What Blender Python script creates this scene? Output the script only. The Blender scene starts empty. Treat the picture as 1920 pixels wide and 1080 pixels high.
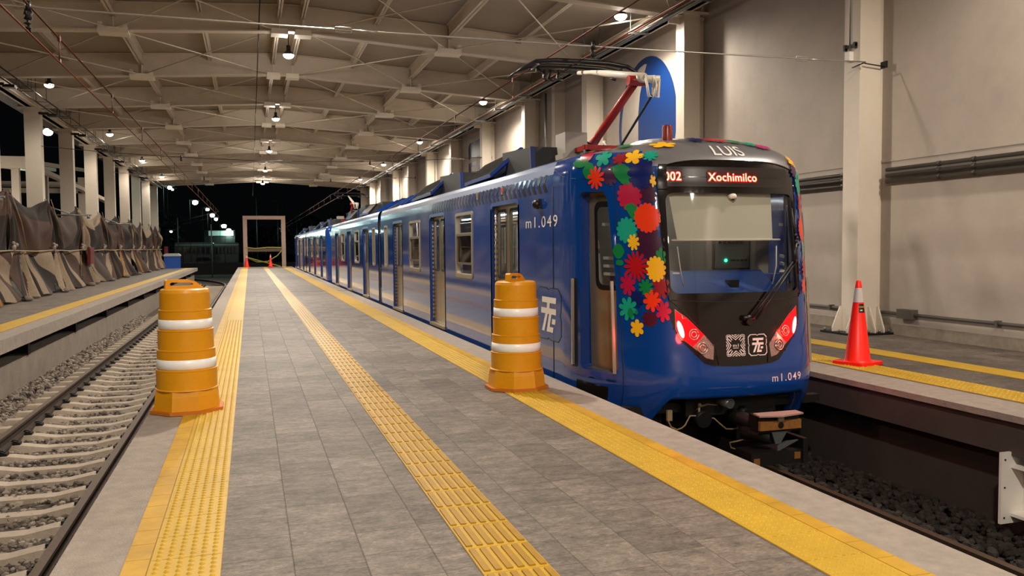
import bpy, bmesh, math, random
from mathutils import Vector, Matrix
random.seed(7)
PI = math.pi
scn = bpy.context.scene
COL = scn.collection

# ------------------------------------------------------------------ camera
F_PX = 1560.0
cam_data = bpy.data.cameras.new('camera'); cam = bpy.data.objects.new('camera', cam_data); COL.objects.link(cam)
cam_data.sensor_fit = 'HORIZONTAL'; cam_data.sensor_width = 36.0; cam_data.lens = 36.0 * F_PX / 1920.0
cam_data.clip_start = 0.05; cam_data.clip_end = 600
cam.matrix_world = Matrix(((0.95375688, 0.02260416, -0.299728, 0.0),
                           (-0.30047293, 0.04519308, -0.95271906, 0.0),
                           (-0.00798978, 0.9987225, 0.04989515, 1.40),
                           (0, 0, 0, 1)))
scn.camera = cam

# ------------------------------------------------------------------ world and exposure
scn.view_settings.view_transform = 'Standard'; scn.view_settings.look = 'None'
scn.view_settings.gamma = 1.0; scn.view_settings.use_curve_mapping = False
scn.view_settings.exposure = -0.13
w = bpy.data.worlds.new('night'); scn.world = w; w.use_nodes = True
w.node_tree.nodes['Background'].inputs[0].default_value = (0.006, 0.007, 0.008, 1)
w.node_tree.nodes['Background'].inputs[1].default_value = 0.25

# lamps of the hall: three rows of pendant high bays (light is made with each lamp further down)
LAMP_E = 1500.0
LAMP_COL = (1.0, 0.89, 0.76)

# ------------------------------------------------------------------ colour and material helpers
def lin(h):
    h = h.lstrip('#'); v = [int(h[i:i+2], 16) / 255 for i in (0, 2, 4)]
    return tuple((c / 12.92 if c <= 0.04045 else ((c + 0.055) / 1.055) ** 2.4) for c in v) + (1.0,)
def setin(b, n, v):
    if n in b.inputs: b.inputs[n].default_value = v
MATS = {}
def mat(name, col, rough=0.6, metal=0.0, noise=0.0, nscale=6.0, bump=0.0, bscale=30.0, emit=None, estr=0.0, coat=0.0, spec=0.5, trans=0.0, alpha=1.0, streak=None):
    if name in MATS: return MATS[name]
    m = bpy.data.materials.new(name); m.use_nodes = True; nt = m.node_tree
    b = nt.nodes['Principled BSDF']; c = lin(col) if isinstance(col, str) else col
    b.inputs['Base Color'].default_value = c
    b.inputs['Roughness'].default_value = rough; b.inputs['Metallic'].default_value = metal
    setin(b, 'Coat Weight', coat); setin(b, 'Coat Roughness', 0.06); setin(b, 'Specular IOR Level', spec)
    setin(b, 'Transmission Weight', trans); setin(b, 'Alpha', alpha)
    if emit: setin(b, 'Emission Color', lin(emit)); setin(b, 'Emission Strength', estr)
    if noise or bump:
        tc = nt.nodes.new('ShaderNodeTexCoord')
        mp = nt.nodes.new('ShaderNodeMapping'); nt.links.new(tc.outputs['Object'], mp.inputs[0])
        if streak: mp.inputs['Scale'].default_value = streak
    if noise:
        n = nt.nodes.new('ShaderNodeTexNoise'); n.inputs['Scale'].default_value = nscale; n.inputs['Detail'].default_value = 8; n.inputs['Roughness'].default_value = 0.65
        nt.links.new(mp.outputs[0], n.inputs['Vector'])
        r = nt.nodes.new('ShaderNodeMapRange'); r.inputs['From Min'].default_value = 0.25; r.inputs['From Max'].default_value = 0.75
        r.inputs['To Min'].default_value = 1 - noise; r.inputs['To Max'].default_value = 1 + noise
        nt.links.new(n.outputs[0], r.inputs[0])
        mx = nt.nodes.new('ShaderNodeVectorMath'); mx.operation = 'SCALE'; mx.inputs[0].default_value = c[:3]
        nt.links.new(r.outputs[0], mx.inputs['Scale']); nt.links.new(mx.outputs[0], b.inputs['Base Color'])
    if bump:
        n2 = nt.nodes.new('ShaderNodeTexNoise'); n2.inputs['Scale'].default_value = bscale; n2.inputs['Detail'].default_value = 6
        nt.links.new(mp.outputs[0], n2.inputs['Vector'])
        bp = nt.nodes.new('ShaderNodeBump'); bp.inputs['Strength'].default_value = bump; bp.inputs['Distance'].default_value = 0.02
        nt.links.new(n2.outputs[0], bp.inputs['Height']); nt.links.new(bp.outputs[0], b.inputs['Normal'])
    MATS[name] = m; return m
def glassmat(name, col, alpha, rough=0.03):
    """thin pane: mix of clear transparency and a glossy coat by fresnel"""
    if name in MATS: return MATS[name]
    m = bpy.data.materials.new(name); m.use_nodes = True; nt = m.node_tree
    for n in list(nt.nodes): nt.nodes.remove(n)
    o = nt.nodes.new('ShaderNodeOutputMaterial'); t = nt.nodes.new('ShaderNodeBsdfTransparent'); g = nt.nodes.new('ShaderNodeBsdfGlossy')
    t.inputs[0].default_value = lin(col); g.inputs['Roughness'].default_value = rough
    lw = nt.nodes.new('ShaderNodeLayerWeight'); lw.inputs[0].default_value = 0.5; f = nt.nodes.new('ShaderNodeMath'); f.operation = 'POWER'; f.inputs[1].default_value = 4.0; nt.links.new(lw.outputs['Facing'], f.inputs[0])
    a = nt.nodes.new('ShaderNodeMath'); a.operation = 'MULTIPLY_ADD'; a.inputs[1].default_value = 0.85; a.inputs[2].default_value = 0.05 + 1 - alpha
    mx = nt.nodes.new('ShaderNodeMixShader')
    nt.links.new(f.outputs[0], a.inputs[0]); nt.links.new(a.outputs[0], mx.inputs[0]); nt.links.new(t.outputs[0], mx.inputs[1]); nt.links.new(g.outputs[0], mx.inputs[2])
    nt.links.new(mx.outputs[0], o.inputs[0]); MATS[name] = m; return m

# ------------------------------------------------------------------ mesh helpers
class MB:
    def __init__(s): s.v = []; s.f = []; s.m = []; s.sm = []
    def add(s, vs, fs, mi=0, smooth=False):
        o = len(s.v); s.v += [tuple(p) for p in vs]
        for f in fs: s.f.append(tuple(i + o for i in f)); s.m.append(mi); s.sm.append(smooth)
        return s
    def quad(s, a, b, c, d, mi=0): return s.add([a, b, c, d], [(0, 1, 2, 3)], mi)
    def box(s, x0, x1, y0, y1, z0, z1, mi=0):
        return s.add([(x0,y0,z0),(x1,y0,z0),(x1,y1,z0),(x0,y1,z0),(x0,y0,z1),(x1,y0,z1),(x1,y1,z1),(x0,y1,z1)],
                     [(0,3,2,1),(4,5,6,7),(0,1,5,4),(1,2,6,5),(2,3,7,6),(3,0,4,7)], mi)
    def bar(s, a, b, w, h, mi=0, up=(0,0,1)):
        """rectangular bar between two points"""
        a = Vector(a); b = Vector(b); d = (b - a).normalized(); u = Vector(up)
        if abs(d.dot(u)) > 0.98: u = Vector((0,1,0))
        r = d.cross(u).normalized(); u = r.cross(d).normalized(); vs = []
        for p in (a, b):
            for sx, sz in ((-1,-1),(1,-1),(1,1),(-1,1)): vs.append(p + r*sx*w/2 + u*sz*h/2)
        return s.add(vs, [(0,1,2,3),(4,7,6,5),(0,4,5,1),(1,5,6,2),(2,6,7,3),(3,7,4,0)], mi)
    def tube(s, pts, r, n=8, mi=0, cap=True):
        pts = [Vector(p) for p in pts]; rs = r if isinstance(r, (list, tuple)) else [r]*len(pts); vs = []; fs = []; pr = None
        for i, p in enumerate(pts):
            d = (pts[min(i+1, len(pts)-1)] - pts[max(i-1, 0)]).normalized()
            if pr is None:
                u = Vector((0,0,1)) if abs(d.z) < 0.9 else Vector((1,0,0)); pr = d.cross(u).normalized()
            else: pr = (pr - d*pr.dot(d)).normalized()
            q = d.cross(pr)
            for k in range(n):
                t = 2*PI*k/n; vs.append(p + (pr*math.cos(t) + q*math.sin(t))*rs[i])
        for i in range(len(pts)-1):
            for k in range(n): fs.append((i*n+k, i*n+(k+1)%n, (i+1)*n+(k+1)%n, (i+1)*n+k))
        s.add(vs, fs, mi, True)
        if cap: s.add(vs[:n], [tuple(range(n))[::-1]], mi); s.add(vs[-n:], [tuple(range(n))], mi)
        return s
    def lathe(s, prof, c=(0,0,0), n=32, mi=0, smooth=True, mfun=None):
        """prof = [(radius, z)]"""
        vs = [(c[0]+r*math.cos(2*PI*k/n), c[1]+r*math.sin(2*PI*k/n), c[2]+z) for r, z in prof for k in range(n)]
        for i in range(len(prof)-1):
            s.add(vs[i*n:(i+2)*n], [(k, (k+1)%n, n+(k+1)%n, n+k) for k in range(n)], mfun(i) if mfun else mi, smooth)
        return s
    def prism(s, poly, f, t, mi=0):
        """2D polygon -> f(u,v,depth) ; extruded from depth 0 to t"""
        n = len(poly); vs = [f(u, v, 0) for u, v in poly] + [f(u, v, t) for u, v in poly]
        fs = [tuple(range(n)), tuple(range(2*n-1, n-1, -1))] + [(i, (i+1)%n, n+(i+1)%n, n+i) for i in range(n)]
        return s.add(vs, fs, mi)
    def ball(s, c, r, n=10, mi=0, sz=1.0):
        prof = [(max(1e-4, r*math.sin(PI*i/n)), -r*sz*math.cos(PI*i/n)) for i in range(n+1)]
        return s.lathe(prof, c, 2*n, mi)
    def build(s, name, mats, parent=None, origin=None, recalc=True):
        me = bpy.data.meshes.new(name)
        o0 = Vector(origin) if origin is not None else Vector(ORI.get(parent.name, (0,0,0)) if parent else (0,0,0))
        me.from_pydata([tuple(Vector(p) - o0) for p in s.v], [], s.f)
        for m in (mats if isinstance(mats, (list, tuple)) else [mats]): me.materials.append(m)
        me.polygons.foreach_set('material_index', s.m); me.polygons.foreach_set('use_smooth', s.sm)
        me.update()
        if recalc and len(s.f) < 60000:
            bm = bmesh.new(); bm.from_mesh(me); bmesh.ops.remove_doubles(bm, verts=bm.verts, dist=1e-5)
            bmesh.ops.recalc_face_normals(bm, faces=bm.faces); bm.to_mesh(me); bm.free()
        ob = bpy.data.objects.new(name, me); COL.objects.link(ob)
        if parent: ob.parent = parent; ORI[ob.name] = tuple(o0)
        elif origin is not None: ob.location = o0; ORI[ob.name] = tuple(o0)
        return ob
ORI = {}
def tag(o, label=None, cat=None, group=None, kind=None):
    if label: o['label'] = label
    if cat: o['category'] = cat
    if group: o['group'] = group
    if kind: o['kind'] = kind
    return o
def struct(o): o['kind'] = 'structure'; return o
def thing(name, label, cat, loc, group=None):
    o = bpy.data.objects.new(name, None); COL.objects.link(o); o.location = loc; o.empty_display_size = 0.2
    ORI[o.name] = tuple(loc); return tag(o, label, cat, group)
def copy_tree(o, parent=None):
    c = o.copy(); COL.objects.link(c)
    if parent: c.parent = parent
    for ch in list(o.children): copy_tree(ch, c)
    return c
ORD = ['nearest', 'second', 'third', 'fourth', 'fifth', 'sixth', 'seventh', 'eighth', 'ninth', 'tenth', 'eleventh', 'twelfth', 'thirteenth', 'fourteenth', 'fifteenth']
def textmesh(txt, size, bold=0.0, spacing=1.0, sx=1.0):
    """letter outlines as (verts2d, faces), origin at the middle of the text"""
    cu = bpy.data.curves.new('t', 'FONT'); cu.body = txt; cu.size = size; cu.offset = bold; cu.align_x = 'LEFT'; cu.space_character = spacing; cu.resolution_u = 4
    ob = bpy.data.objects.new('t', cu); COL.objects.link(ob)
    dg = bpy.context.evaluated_depsgraph_get(); me = ob.evaluated_get(dg).to_mesh()
    vs = [(v.co.x*sx, v.co.y) for v in me.vertices]; fs = [tuple(p.vertices) for p in me.polygons]
    ob.evaluated_get(dg).to_mesh_clear(); bpy.data.objects.remove(ob)
    bm = bmesh.new(); bv = [bm.verts.new((x, y, 0)) for x, y in vs]
    for f in fs:
        try: bm.faces.new([bv[i] for i in f])
        except ValueError: pass
    bmesh.ops.triangulate(bm, faces=bm.faces)
    for _ in range(3):
        lg = [e for e in bm.edges if e.calc_length() > size*0.22]
        if not lg: break
        bmesh.ops.subdivide_edges(bm, edges=lg, cuts=1); bmesh.ops.triangulate(bm, faces=bm.faces)
    bm.verts.index_update(); vs = [(v.co.x, v.co.y) for v in bm.verts]; fs = [tuple(v.index for v in f.verts) for f in bm.faces]; bm.free()
    xs = [v[0] for v in vs]; ys = [v[1] for v in vs]; cx = (min(xs)+max(xs))/2; cy = (min(ys)+max(ys))/2
    return [(x-cx, y-cy) for x, y in vs], fs, max(xs)-min(xs), max(ys)-min(ys)

# ------------------------------------------------------------------ materials
M_WALL = mat('painted_wall', '#ada296', 0.75, noise=0.12, nscale=1.4, bump=0.04, bscale=30)
M_STEEL = mat('cream_painted_steel', '#d3c8b8', 0.5, noise=0.05, nscale=3)
M_DECK = mat('roof_deck', '#a09584', 0.6, noise=0.12, nscale=0.8)
M_CONC = mat('edge_concrete', '#9a8f84', 0.8, noise=0.22, nscale=9, bump=0.4, bscale=90)
M_CONCD = mat('wall_concrete', '#84796d', 0.85, noise=0.25, nscale=2.5, bump=0.4, bscale=40)
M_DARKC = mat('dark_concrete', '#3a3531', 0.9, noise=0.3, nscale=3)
M_SLEEP = mat('sleeper_concrete', '#b3a594', 0.85, noise=0.15, nscale=12, bump=0.3, bscale=80)
M_RAILT = mat('rail_steel', '#5d4a3a', 0.5, 0.4, noise=0.2, nscale=20)
M_RAILS = mat('rail_rust', '#3a2b20', 0.8, 0.2, noise=0.3, nscale=30)
M_BLACK = mat('black_plastic', '#0c0b0b', 0.4)
M_BLACKG = mat('black_gloss', '#0b0a0b', 0.08, coat=0.5)
M_RUB = mat('rubber', '#121214', 0.7)
M_GALV = mat('galvanised', '#8b9090', 0.35, 0.8)
M_WHITE = mat('white_paint', '#e8e2da', 0.5)
M_DKMET = mat('dark_metal', '#141210', 0.55, 0.3, noise=0.3, nscale=12)
M_ORANGE = mat('orange_plastic', '#dd9706', 0.42, noise=0.06, nscale=14)
M_REFL = mat('reflective_white', '#ffffff', 0.3)
M_CONE = mat('cone_red', '#ff1c04', 0.4)
M_LAMP = mat('lamp_glow', '#fff2e0', emit='#fff0dc', estr=30)
M_RED = mat('red_paint', '#8c1208', 0.35)

# ================================================================== LARGE STRUCTURE
Y0, YE = -14.0, 65.6           # island platform
def tilemat(name, base, x0, w, dark, amp):
    """square pavers in columns of width w along Y, each column shifted on its own"""
    m = bpy.data.materials.new(name); m.use_nodes = True; nt = m.node_tree; b = nt.nodes['Principled BSDF']; L = nt.links.new; N = nt.nodes.new
    def mth(op, a, b_=None, c=None):
        n = N('ShaderNodeMath'); n.operation = op
        for i, x in enumerate((a, b_, c)):
            if x is None: continue
            if isinstance(x, (int, float)): n.inputs[i].default_value = x
            else: L(x, n.inputs[i])
        return n.outputs[0]
    tc = N('ShaderNodeTexCoord'); sp = N('ShaderNodeSeparateXYZ'); L(tc.outputs['Object'], sp.inputs[0])
    u = mth('DIVIDE', mth('SUBTRACT', sp.outputs[0], x0), w); ci = mth('FLOOR', u); fu = mth('FRACT', u)
    wn = N('ShaderNodeTexWhiteNoise'); wn.noise_dimensions = '1D'; L(ci, wn.inputs['W'])
    v = mth('ADD', mth('DIVIDE', sp.outputs[1], w), wn.outputs[0]); ri = mth('FLOOR', v); fv = mth('FRACT', v)
    cb = N('ShaderNodeCombineXYZ'); L(ci, cb.inputs[0]); L(ri, cb.inputs[1])
    wt = N('ShaderNodeTexWhiteNoise'); wt.noise_dimensions = '3D'; L(cb.outputs[0], wt.inputs['Vector'])
    eu = mth('MINIMUM', fu, mth('SUBTRACT', 1.0, fu)); ev = mth('MINIMUM', fv, mth('SUBTRACT', 1.0, fv)); e = mth('MINIMUM', eu, ev)
    nz = N('ShaderNodeTexNoise'); nz.inputs['Scale'].default_value = 7; nz.inputs['Detail'].default_value = 10; nz.inputs['Roughness'].default_value = 0.72
    ad = N('ShaderNodeVectorMath'); ad.operation = 'MULTIPLY_ADD'; L(wt.outputs['Color'], ad.inputs[0]); ad.inputs[1].default_value = (9, 9, 9)
    mp = N('ShaderNodeMapping'); mp.inputs['Scale'].default_value = (1.0, 1.7, 1); L(tc.outputs['Object'], mp.inputs[0]); L(mp.outputs[0], ad.inputs[2]); L(ad.outputs[0], nz.inputs['Vector'])
    fine = N('ShaderNodeTexNoise'); fine.inputs['Scale'].default_value = 34; fine.inputs['Detail'].default_value = 6; fine.inputs['Roughness'].default_value = 0.8; L(ad.outputs[0], fine.inputs['Vector'])
    k = mth('ADD', mth('MULTIPLY', mth('SUBTRACT', wt.outputs[0], 0.5), amp), 1.0)
    k = mth('MULTIPLY', k, mth('ADD', mth('MULTIPLY', mth('SUBTRACT', nz.outputs[0], 0.5), 2.5), 1.0))
    k = mth('MULTIPLY', k, mth('ADD', mth('MULTIPLY', mth('SUBTRACT', fine.outputs[0], 0.5), 2.6), 1.0))
    spk = N('ShaderNodeTexNoise'); spk.inputs['Scale'].default_value = 23; spk.inputs['Detail'].default_value = 5; L(ad.outputs[0], spk.inputs['Vector'])
    sk = N('ShaderNodeMapRange'); sk.inputs['From Min'].default_value = 0.66; sk.inputs['From Max'].default_value = 0.78; L(spk.outputs[0], sk.inputs[0])
    k = mth('ADD', k, mth('MULTIPLY', sk.outputs[0], 0.9))
    pt = N('ShaderNodeTexNoise'); pt.inputs['Scale'].default_value = 16; pt.inputs['Detail'].default_value = 9; pt.inputs['Roughness'].default_value = 0.85; L(ad.outputs[0], pt.inputs['Vector'])
    pk = N('ShaderNodeMapRange'); pk.inputs['From Min'].default_value = 0.40; pk.inputs['From Max'].default_value = 0.30; L(pt.outputs[0], pk.inputs[0])
    k = mth('SUBTRACT', k, mth('MULTIPLY', pk.outputs[0], 0.75)); k = mth('MAXIMUM', k, 0.15)
    j = N('ShaderNodeMapRange'); j.inputs['From Min'].default_value = 0.004; j.inputs['From Max'].default_value = 0.013; L(e, j.inputs[0])
    j.inputs['To Min'].default_value = 0.55
    k = mth('MULTIPLY', k, j.outputs[0])
    vm = N('ShaderNodeVectorMath'); vm.operation = 'SCALE'; vm.inputs[0].default_value = lin(base)[:3]; L(k, vm.inputs['Scale']); L(vm.outputs[0], b.inputs['Base Color'])
    b.inputs['Roughness'].default_value = 0.62; setin(b, 'Specular IOR Level', 0.35)
    bp = N('ShaderNodeBump'); bp.inputs['Strength'].default_value = 0.5; bp.inputs['Distance'].default_value = 0.006
    hh = mth('ADD', mth('MULTIPLY', j.outputs[0], 1.2), mth('ADD', mth('MULTIPLY', fine.outputs[0], 0.5), nz.outputs[0])); L(hh, bp.inputs['Height']); L(bp.outputs[0], b.inputs['Normal'])
    return m
M_PAVL = tilemat('pavers_left', '#6f665d', -0.155, 0.31, 0.5, 0.42)
M_PAVR = tilemat('pavers_right', '#6f665d', 1.365, 0.31, 0.5, 0.42)
M_PAVF = tilemat('pavers_far', '#6d645b', -6.2, 0.4, 0.5, 0.3)
M_PAVW = tilemat('pavers_wallside', '#5d544c', 7.5, 0.31, 0.5, 0.4)
M_YEL = mat('tactile_yellow', '#c29b1c', 0.5, noise=0.14, nscale=3, bump=0.05, bscale=60)
M_YELD = mat('tactile_yellow_bar', '#a57c0c', 0.5, noise=0.15, nscale=7)
M_YELS = mat('smooth_yellow', '#bf931e', 0.5, noise=0.25, nscale=4)
M_GROUT = mat('grout', '#b08a48', 0.8, noise=0.2, nscale=20)

# island platform: paving surface, coping, body
m = MB(); m.box(-0.15, 1.0, Y0, YE, -0.12, 0.0, 0); m.box(1.0, 2.30, Y0, YE, -0.12, -0.0, 1)
struct(m.build('floor', [M_PAVL, M_PAVR]))
m = MB(); m.box(-0.855, -0.15, Y0, YE, -0.12, -0.001); m.box(2.30, 3.05, Y0, YE, -0.12, -0.001)
m.box(-0.855, 3.05, YE-0.0, YE+0.35, -0.25, -0.0); m.box(-0.855, -0.6, Y0, YE, -0.25, -0.12); m.box(2.8, 3.05, Y0, YE, -0.25, -0.12)
struct(m.build('trim_1', M_CONC))
m = MB(); m.box(-0.72, 2.92, Y0, YE+0.2, -1.25, -0.12)
struct(m.build('platform_wall', M_CONCD))
# expansion joint across the platform
m = MB(); m.box(-0.15, 3.05, 27.6, 27.64, -0.002, 0.004); struct(m.build('trim_2', M_BLACK))

# left platform
m = MB(); m.box(-40, -4.0, -14, 66, -0.12, 0.0); struct(m.build('floor', M_PAVF))
m = MB(); m.box(-4.08, -3.72, -14, 66, -0.22, 0.002); struct(m.build('trim_3', M_CONC))
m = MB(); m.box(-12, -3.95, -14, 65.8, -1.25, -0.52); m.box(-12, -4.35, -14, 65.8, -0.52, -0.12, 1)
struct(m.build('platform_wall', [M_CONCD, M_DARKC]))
for i in range(14):
    y = 4.0 + i*4.4
    m = MB(); m.box(-4.34, -3.93, y, y+0.12, -0.5, -0.23); m.box(-3.95, -3.92, y-0.03, y+0.15, -0.52, -0.22)
    tag(m.build('slab_bracket', M_DKMET, origin=(-4.1, y, -0.5)), 'dark metal bracket under the left platform edge, %s from the camera' % ORD[i], 'bracket', 'brackets under the left platform edge')

# right platform
m = MB(); m.box(6.0, 9.5, -10, 70, -0.12, 0.0); struct(m.build('floor', M_PAVW))
m = MB(); m.box(5.86, 6.36, -10, 70, -0.055, 0.002); struct(m.build('trim_4', M_CONC))
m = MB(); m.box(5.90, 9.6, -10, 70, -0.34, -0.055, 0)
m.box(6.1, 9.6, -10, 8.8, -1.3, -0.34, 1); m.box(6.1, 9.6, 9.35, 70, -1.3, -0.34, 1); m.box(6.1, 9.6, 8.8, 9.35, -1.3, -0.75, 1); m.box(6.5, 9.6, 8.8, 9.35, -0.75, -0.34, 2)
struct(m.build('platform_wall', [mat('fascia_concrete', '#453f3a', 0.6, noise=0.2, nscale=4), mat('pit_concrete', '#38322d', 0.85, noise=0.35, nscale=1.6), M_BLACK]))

# ground beneath the tracks and outside
m = MB(); m.box(-160, 160, -14, 400, -1.6, -1.28, 0)
struct(m.build('ground', mat('ground_gravel', '#35302b', 0.95, noise=0.5, nscale=22, bump=1.0, bscale=25)))

# right wall
WX = 9.45
m = MB(); m.box(WX, WX+0.3, -12, 69.9, -0.2, 7.1)
struct(m.build('wall_right', M_WALL))
m = MB(); m.box(WX-0.012, WX, -10, 69.6, 2.66, 2.69); struct(m.build('trim_5', M_WALL))
m = MB(); m.box(WX-0.03, WX, -10, 69.8, 0.0, 0.16); struct(m.build('baseboard_right', mat('plinth', '#8f8474', 0.85, noise=0.25, nscale=8)))
# roof deck: two pitches
def zr(x): return 6.72 - abs(x-1.1)*0.0603       # rafter underside
RD = 0.68
m = MB()
for xa, xb in ((-7.9, 1.1), (1.1, 9.75)):
    n = 1
    m.add([(xa,-14,zr(xa)+RD),(xb,-14,zr(xb)+RD),(xb,70.2,zr(xb)+RD),(xa,70.2,zr(xa)+RD),(xa,-14,zr(xa)+RD+.15),(xb,-14,zr(xb)+RD+.15),(xb,70.2,zr(xb)+RD+.15),(xa,70.2,zr(xa)+RD+.15)],
          [(0,3,2,1),(4,5,6,7),(0,1,5,4),(1,2,6,5),(2,3,7,6),(3,0,4,7)])
struct(m.build('ceiling', M_DECK))
# back end of the hall behind the camera
m = MB(); m.box(-40, 9.7, -14.4, -14.1, -1.3, 7.4); struct(m.build('wall_back', M_WALL))

# ------------------------------------------------------------------ tactile strips
def dome_strip(x0, x1, nx, ya, yb, pitch, m, mi):
    for i in range(nx):
        for j in range(int((yb-ya)/pitch)):
            cx = x0 + (x1-x0)*(i+0.5)/nx; cy = ya + (j+0.5)*pitch; n = 8; r1, r2 = 0.0145, 0.0065
            vs = [(cx+r1*math.cos(2*PI*k/n), cy+r1*math.sin(2*PI*k/n), 0.006) for k in range(n)] + [(cx+r2*math.cos(2*PI*k/n), cy+r2*math.sin(2*PI*k/n), 0.0135) for k in range(n)]
            m.add(vs, [(k, (k+1)%n, n+(k+1)%n, n+k) for k in range(n)] + [tuple(range(n, 2*n))], mi, True)
def tact(name, label, x0, x1, kind, smooth=None, ya=Y0, yb=YE, near=(2.4, 17.0), group=None, tile=0.31):
    m = MB(); y = ya
    k = 0
    while y < yb - 0.01:
        g = 0.0022 if y < 30 else 0.0
        m.box(x0+0.002, x1-0.002, y+g, min(y+tile-g, yb), -0.004, 0.006, 0); y += tile; k += 1
    m.box(x0, x1, ya, yb, -0.004, 0.004, 2)
    if kind == 'dome':
        dome_strip(x0+0.01, x1-0.01, 6, near[0], near[1], tile/6, m, 0)
        for i in range(6):
            cx = x0 + 0.01 + (x1-x0-0.02)*(i+0.5)/6; m.box(cx-0.012, cx+0.012, near[1], yb, 0.0, 0.011, 0)
    else:
        w = (x1-x0)/6.4
        yy = math.floor(near[0]/tile)*tile
        base = ya + math.floor((near[0]-ya)/tile)*tile
        while base < yb - tile:
            for i in range(6):
                cx = x0 + (x1-x0)*(i+0.5)/6
                if kind == 'bar':
                    g = 0.022 if base < 30 else 0.008
                    m.box(cx-0.0148, cx+0.0148, base+g, base+tile-g, 0.0, 0.0125, 1)
            base += tile
    o = m.build('tactile_strip', [M_YEL, M_YELD, M_GROUT], origin=(x0, ya, 0), recalc=False); tag(o, label, 'tactile paving', group)
    if smooth:
        m = MB(); y = ya; a, b = smooth
        while y < yb - 0.01:
            m.box(a+0.002, b-0.002, y+0.002, min(y+0.205, yb), -0.004, 0.006, 0); y += 0.207
        m.box(a, b, ya, yb, -0.004, 0.003, 1)
        m.build('border_tile_row', [M_YELS, M_GROUT], parent=o, recalc=False)
    return o
tact('t', 'yellow studded warning strip along the left edge of the centre platform', -0.455, -0.15, 'dome', smooth=(-0.565, -0.457))
tact('t', 'yellow ribbed guiding strip down the middle of the centre platform', 0.918, 1.225, 'bar')
tact('t', 'yellow studded warning strip along the train side of the centre platform', 2.30, 2.615, 'dome', smooth=(2.617, 2.72))
tact('t', 'yellow warning strip along the edge of the platform by the right wall', 6.40, 6.84, 'dome', near=(4.5, 9.5), yb=69)
tact('t', 'narrow flat yellow line on the right platform between the cone and the wall', 7.50, 7.88, 'flat', yb=69)
tact('t', 'yellow warning strip near the edge of the left platform', -4.52, -4.10, 'flat', yb=65.5)

# ------------------------------------------------------------------ tracks
def rail(x, ya, yb, label, z=-0.94, pts=None):
    prof = [(-0.036,0),(0.036,0),(0.036,-0.03),(0.010,-0.045),(0.010,-0.125),(0.07,-0.14),(0.07,-0.155),(-0.07,-0.155),(-0.07,-0.14),(-0.010,-0.125),(-0.010,-0.045),(-0.036,-0.03)]
    path = pts or [(x, ya), (x, yb)]; n = len(prof); vs = []
    for i, (px, py) in enumerate(path):
        for u, v in prof: vs.append((px+u, py, z+v))
    m = MB()
    for i in range(len(path)-1):
        for k in range(n): m.add([vs[i*n+k], vs[i*n+(k+1)%n], vs[(i+1)*n+(k+1)%n], vs[(i+1)*n+k]], [(0,1,2,3)], 0 if k == 0 else 1)
    m.add(vs[:n], [tuple(range(n))], 1)
    return tag(m.build('rail', [M_RAILT, M_RAILS], origin=(x, ya, z-0.155)), label, 'rail')
def curve(x, shift=0):
    pts = [(x, -12), (x, 56)]
    for i in range(1, 26):
        t = i/25; pts.append((x - 9.0*t*t*1.0, 56 + 26*t))
    return pts
rail(-1.54, -12, 70, 'brown steel rail running close beside the centre platform', pts=curve(-1.54))
rail(-3.03, -12, 70, 'brown steel rail of the left track on the side of the left platform', pts=curve(-3.03))
rail(3.70, -12, 69, 'steel rail under the train on the side of the centre platform')
rail(5.20, -12, 69, 'steel rail under the train on the side of the right wall')
# sleepers, monoblock, lower in the middle
def sleeper_mesh():
    xs = [-1.25, -1.2, -0.95, -0.55, -0.3, 0.3, 0.55, 0.95, 1.2, 1.25]; top = [0.0, 0.035, 0.035, 0.03, -0.015, -0.015, 0.03, 0.035, 0.035, 0.0]
    m = MB(); n = len(xs); vs = []
    for x, t in zip(xs, top):
        for y, z in ((-0.13, -0.2), (0.13, -0.2), (0.085, t), (-0.085, t)): vs.append((x, y, z))
    for i in range(n-1):
        for k in range(4): m.add([vs[i*4+k], vs[i*4+(k+1)%4], vs[(i+1)*4+(k+1)%4], vs[(i+1)*4+k]], [(0,1,2,3)])
    m.add(vs[:4], [(0,1,2,3)]); m.add(vs[-4:], [(0,1,2,3)]); return m
sl0 = sleeper_mesh().build('sleeper', M_SLEEP)
for sx in (-0.74, 0.74):
    for d in (-1, 1):
        fm = MB()
        fm.box(sx+d*0.06, sx+d*0.15, -0.05, 0.05, 0.03, 0.065); fm.tube([(sx+d*0.10, 0, 0.05), (sx+d*0.10, 0, 0.095)], 0.014, 6)
        fm.tube([(sx+d*0.12, -0.045, 0.07), (sx+d*0.05, -0.03, 0.085), (sx+d*0.12, 0, 0.075), (sx+d*0.05, 0.03, 0.085), (sx+d*0.12, 0.045, 0.07)], 0.008, 5)
        fm.build('rail_clip', M_DKMET, parent=sl0)
NSL = 96
for i in range(NSL):
    o = sl0 if i == 0 else copy_tree(sl0)
    y = 2.3 + 0.61*i; o.location = (-2.285, y, -1.135)
    o['category'] = 'sleeper'; o['group'] = 'concrete sleepers of the left track'
    o['label'] = 'pale concrete sleeper lying across the ballast of the left track'
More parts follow.
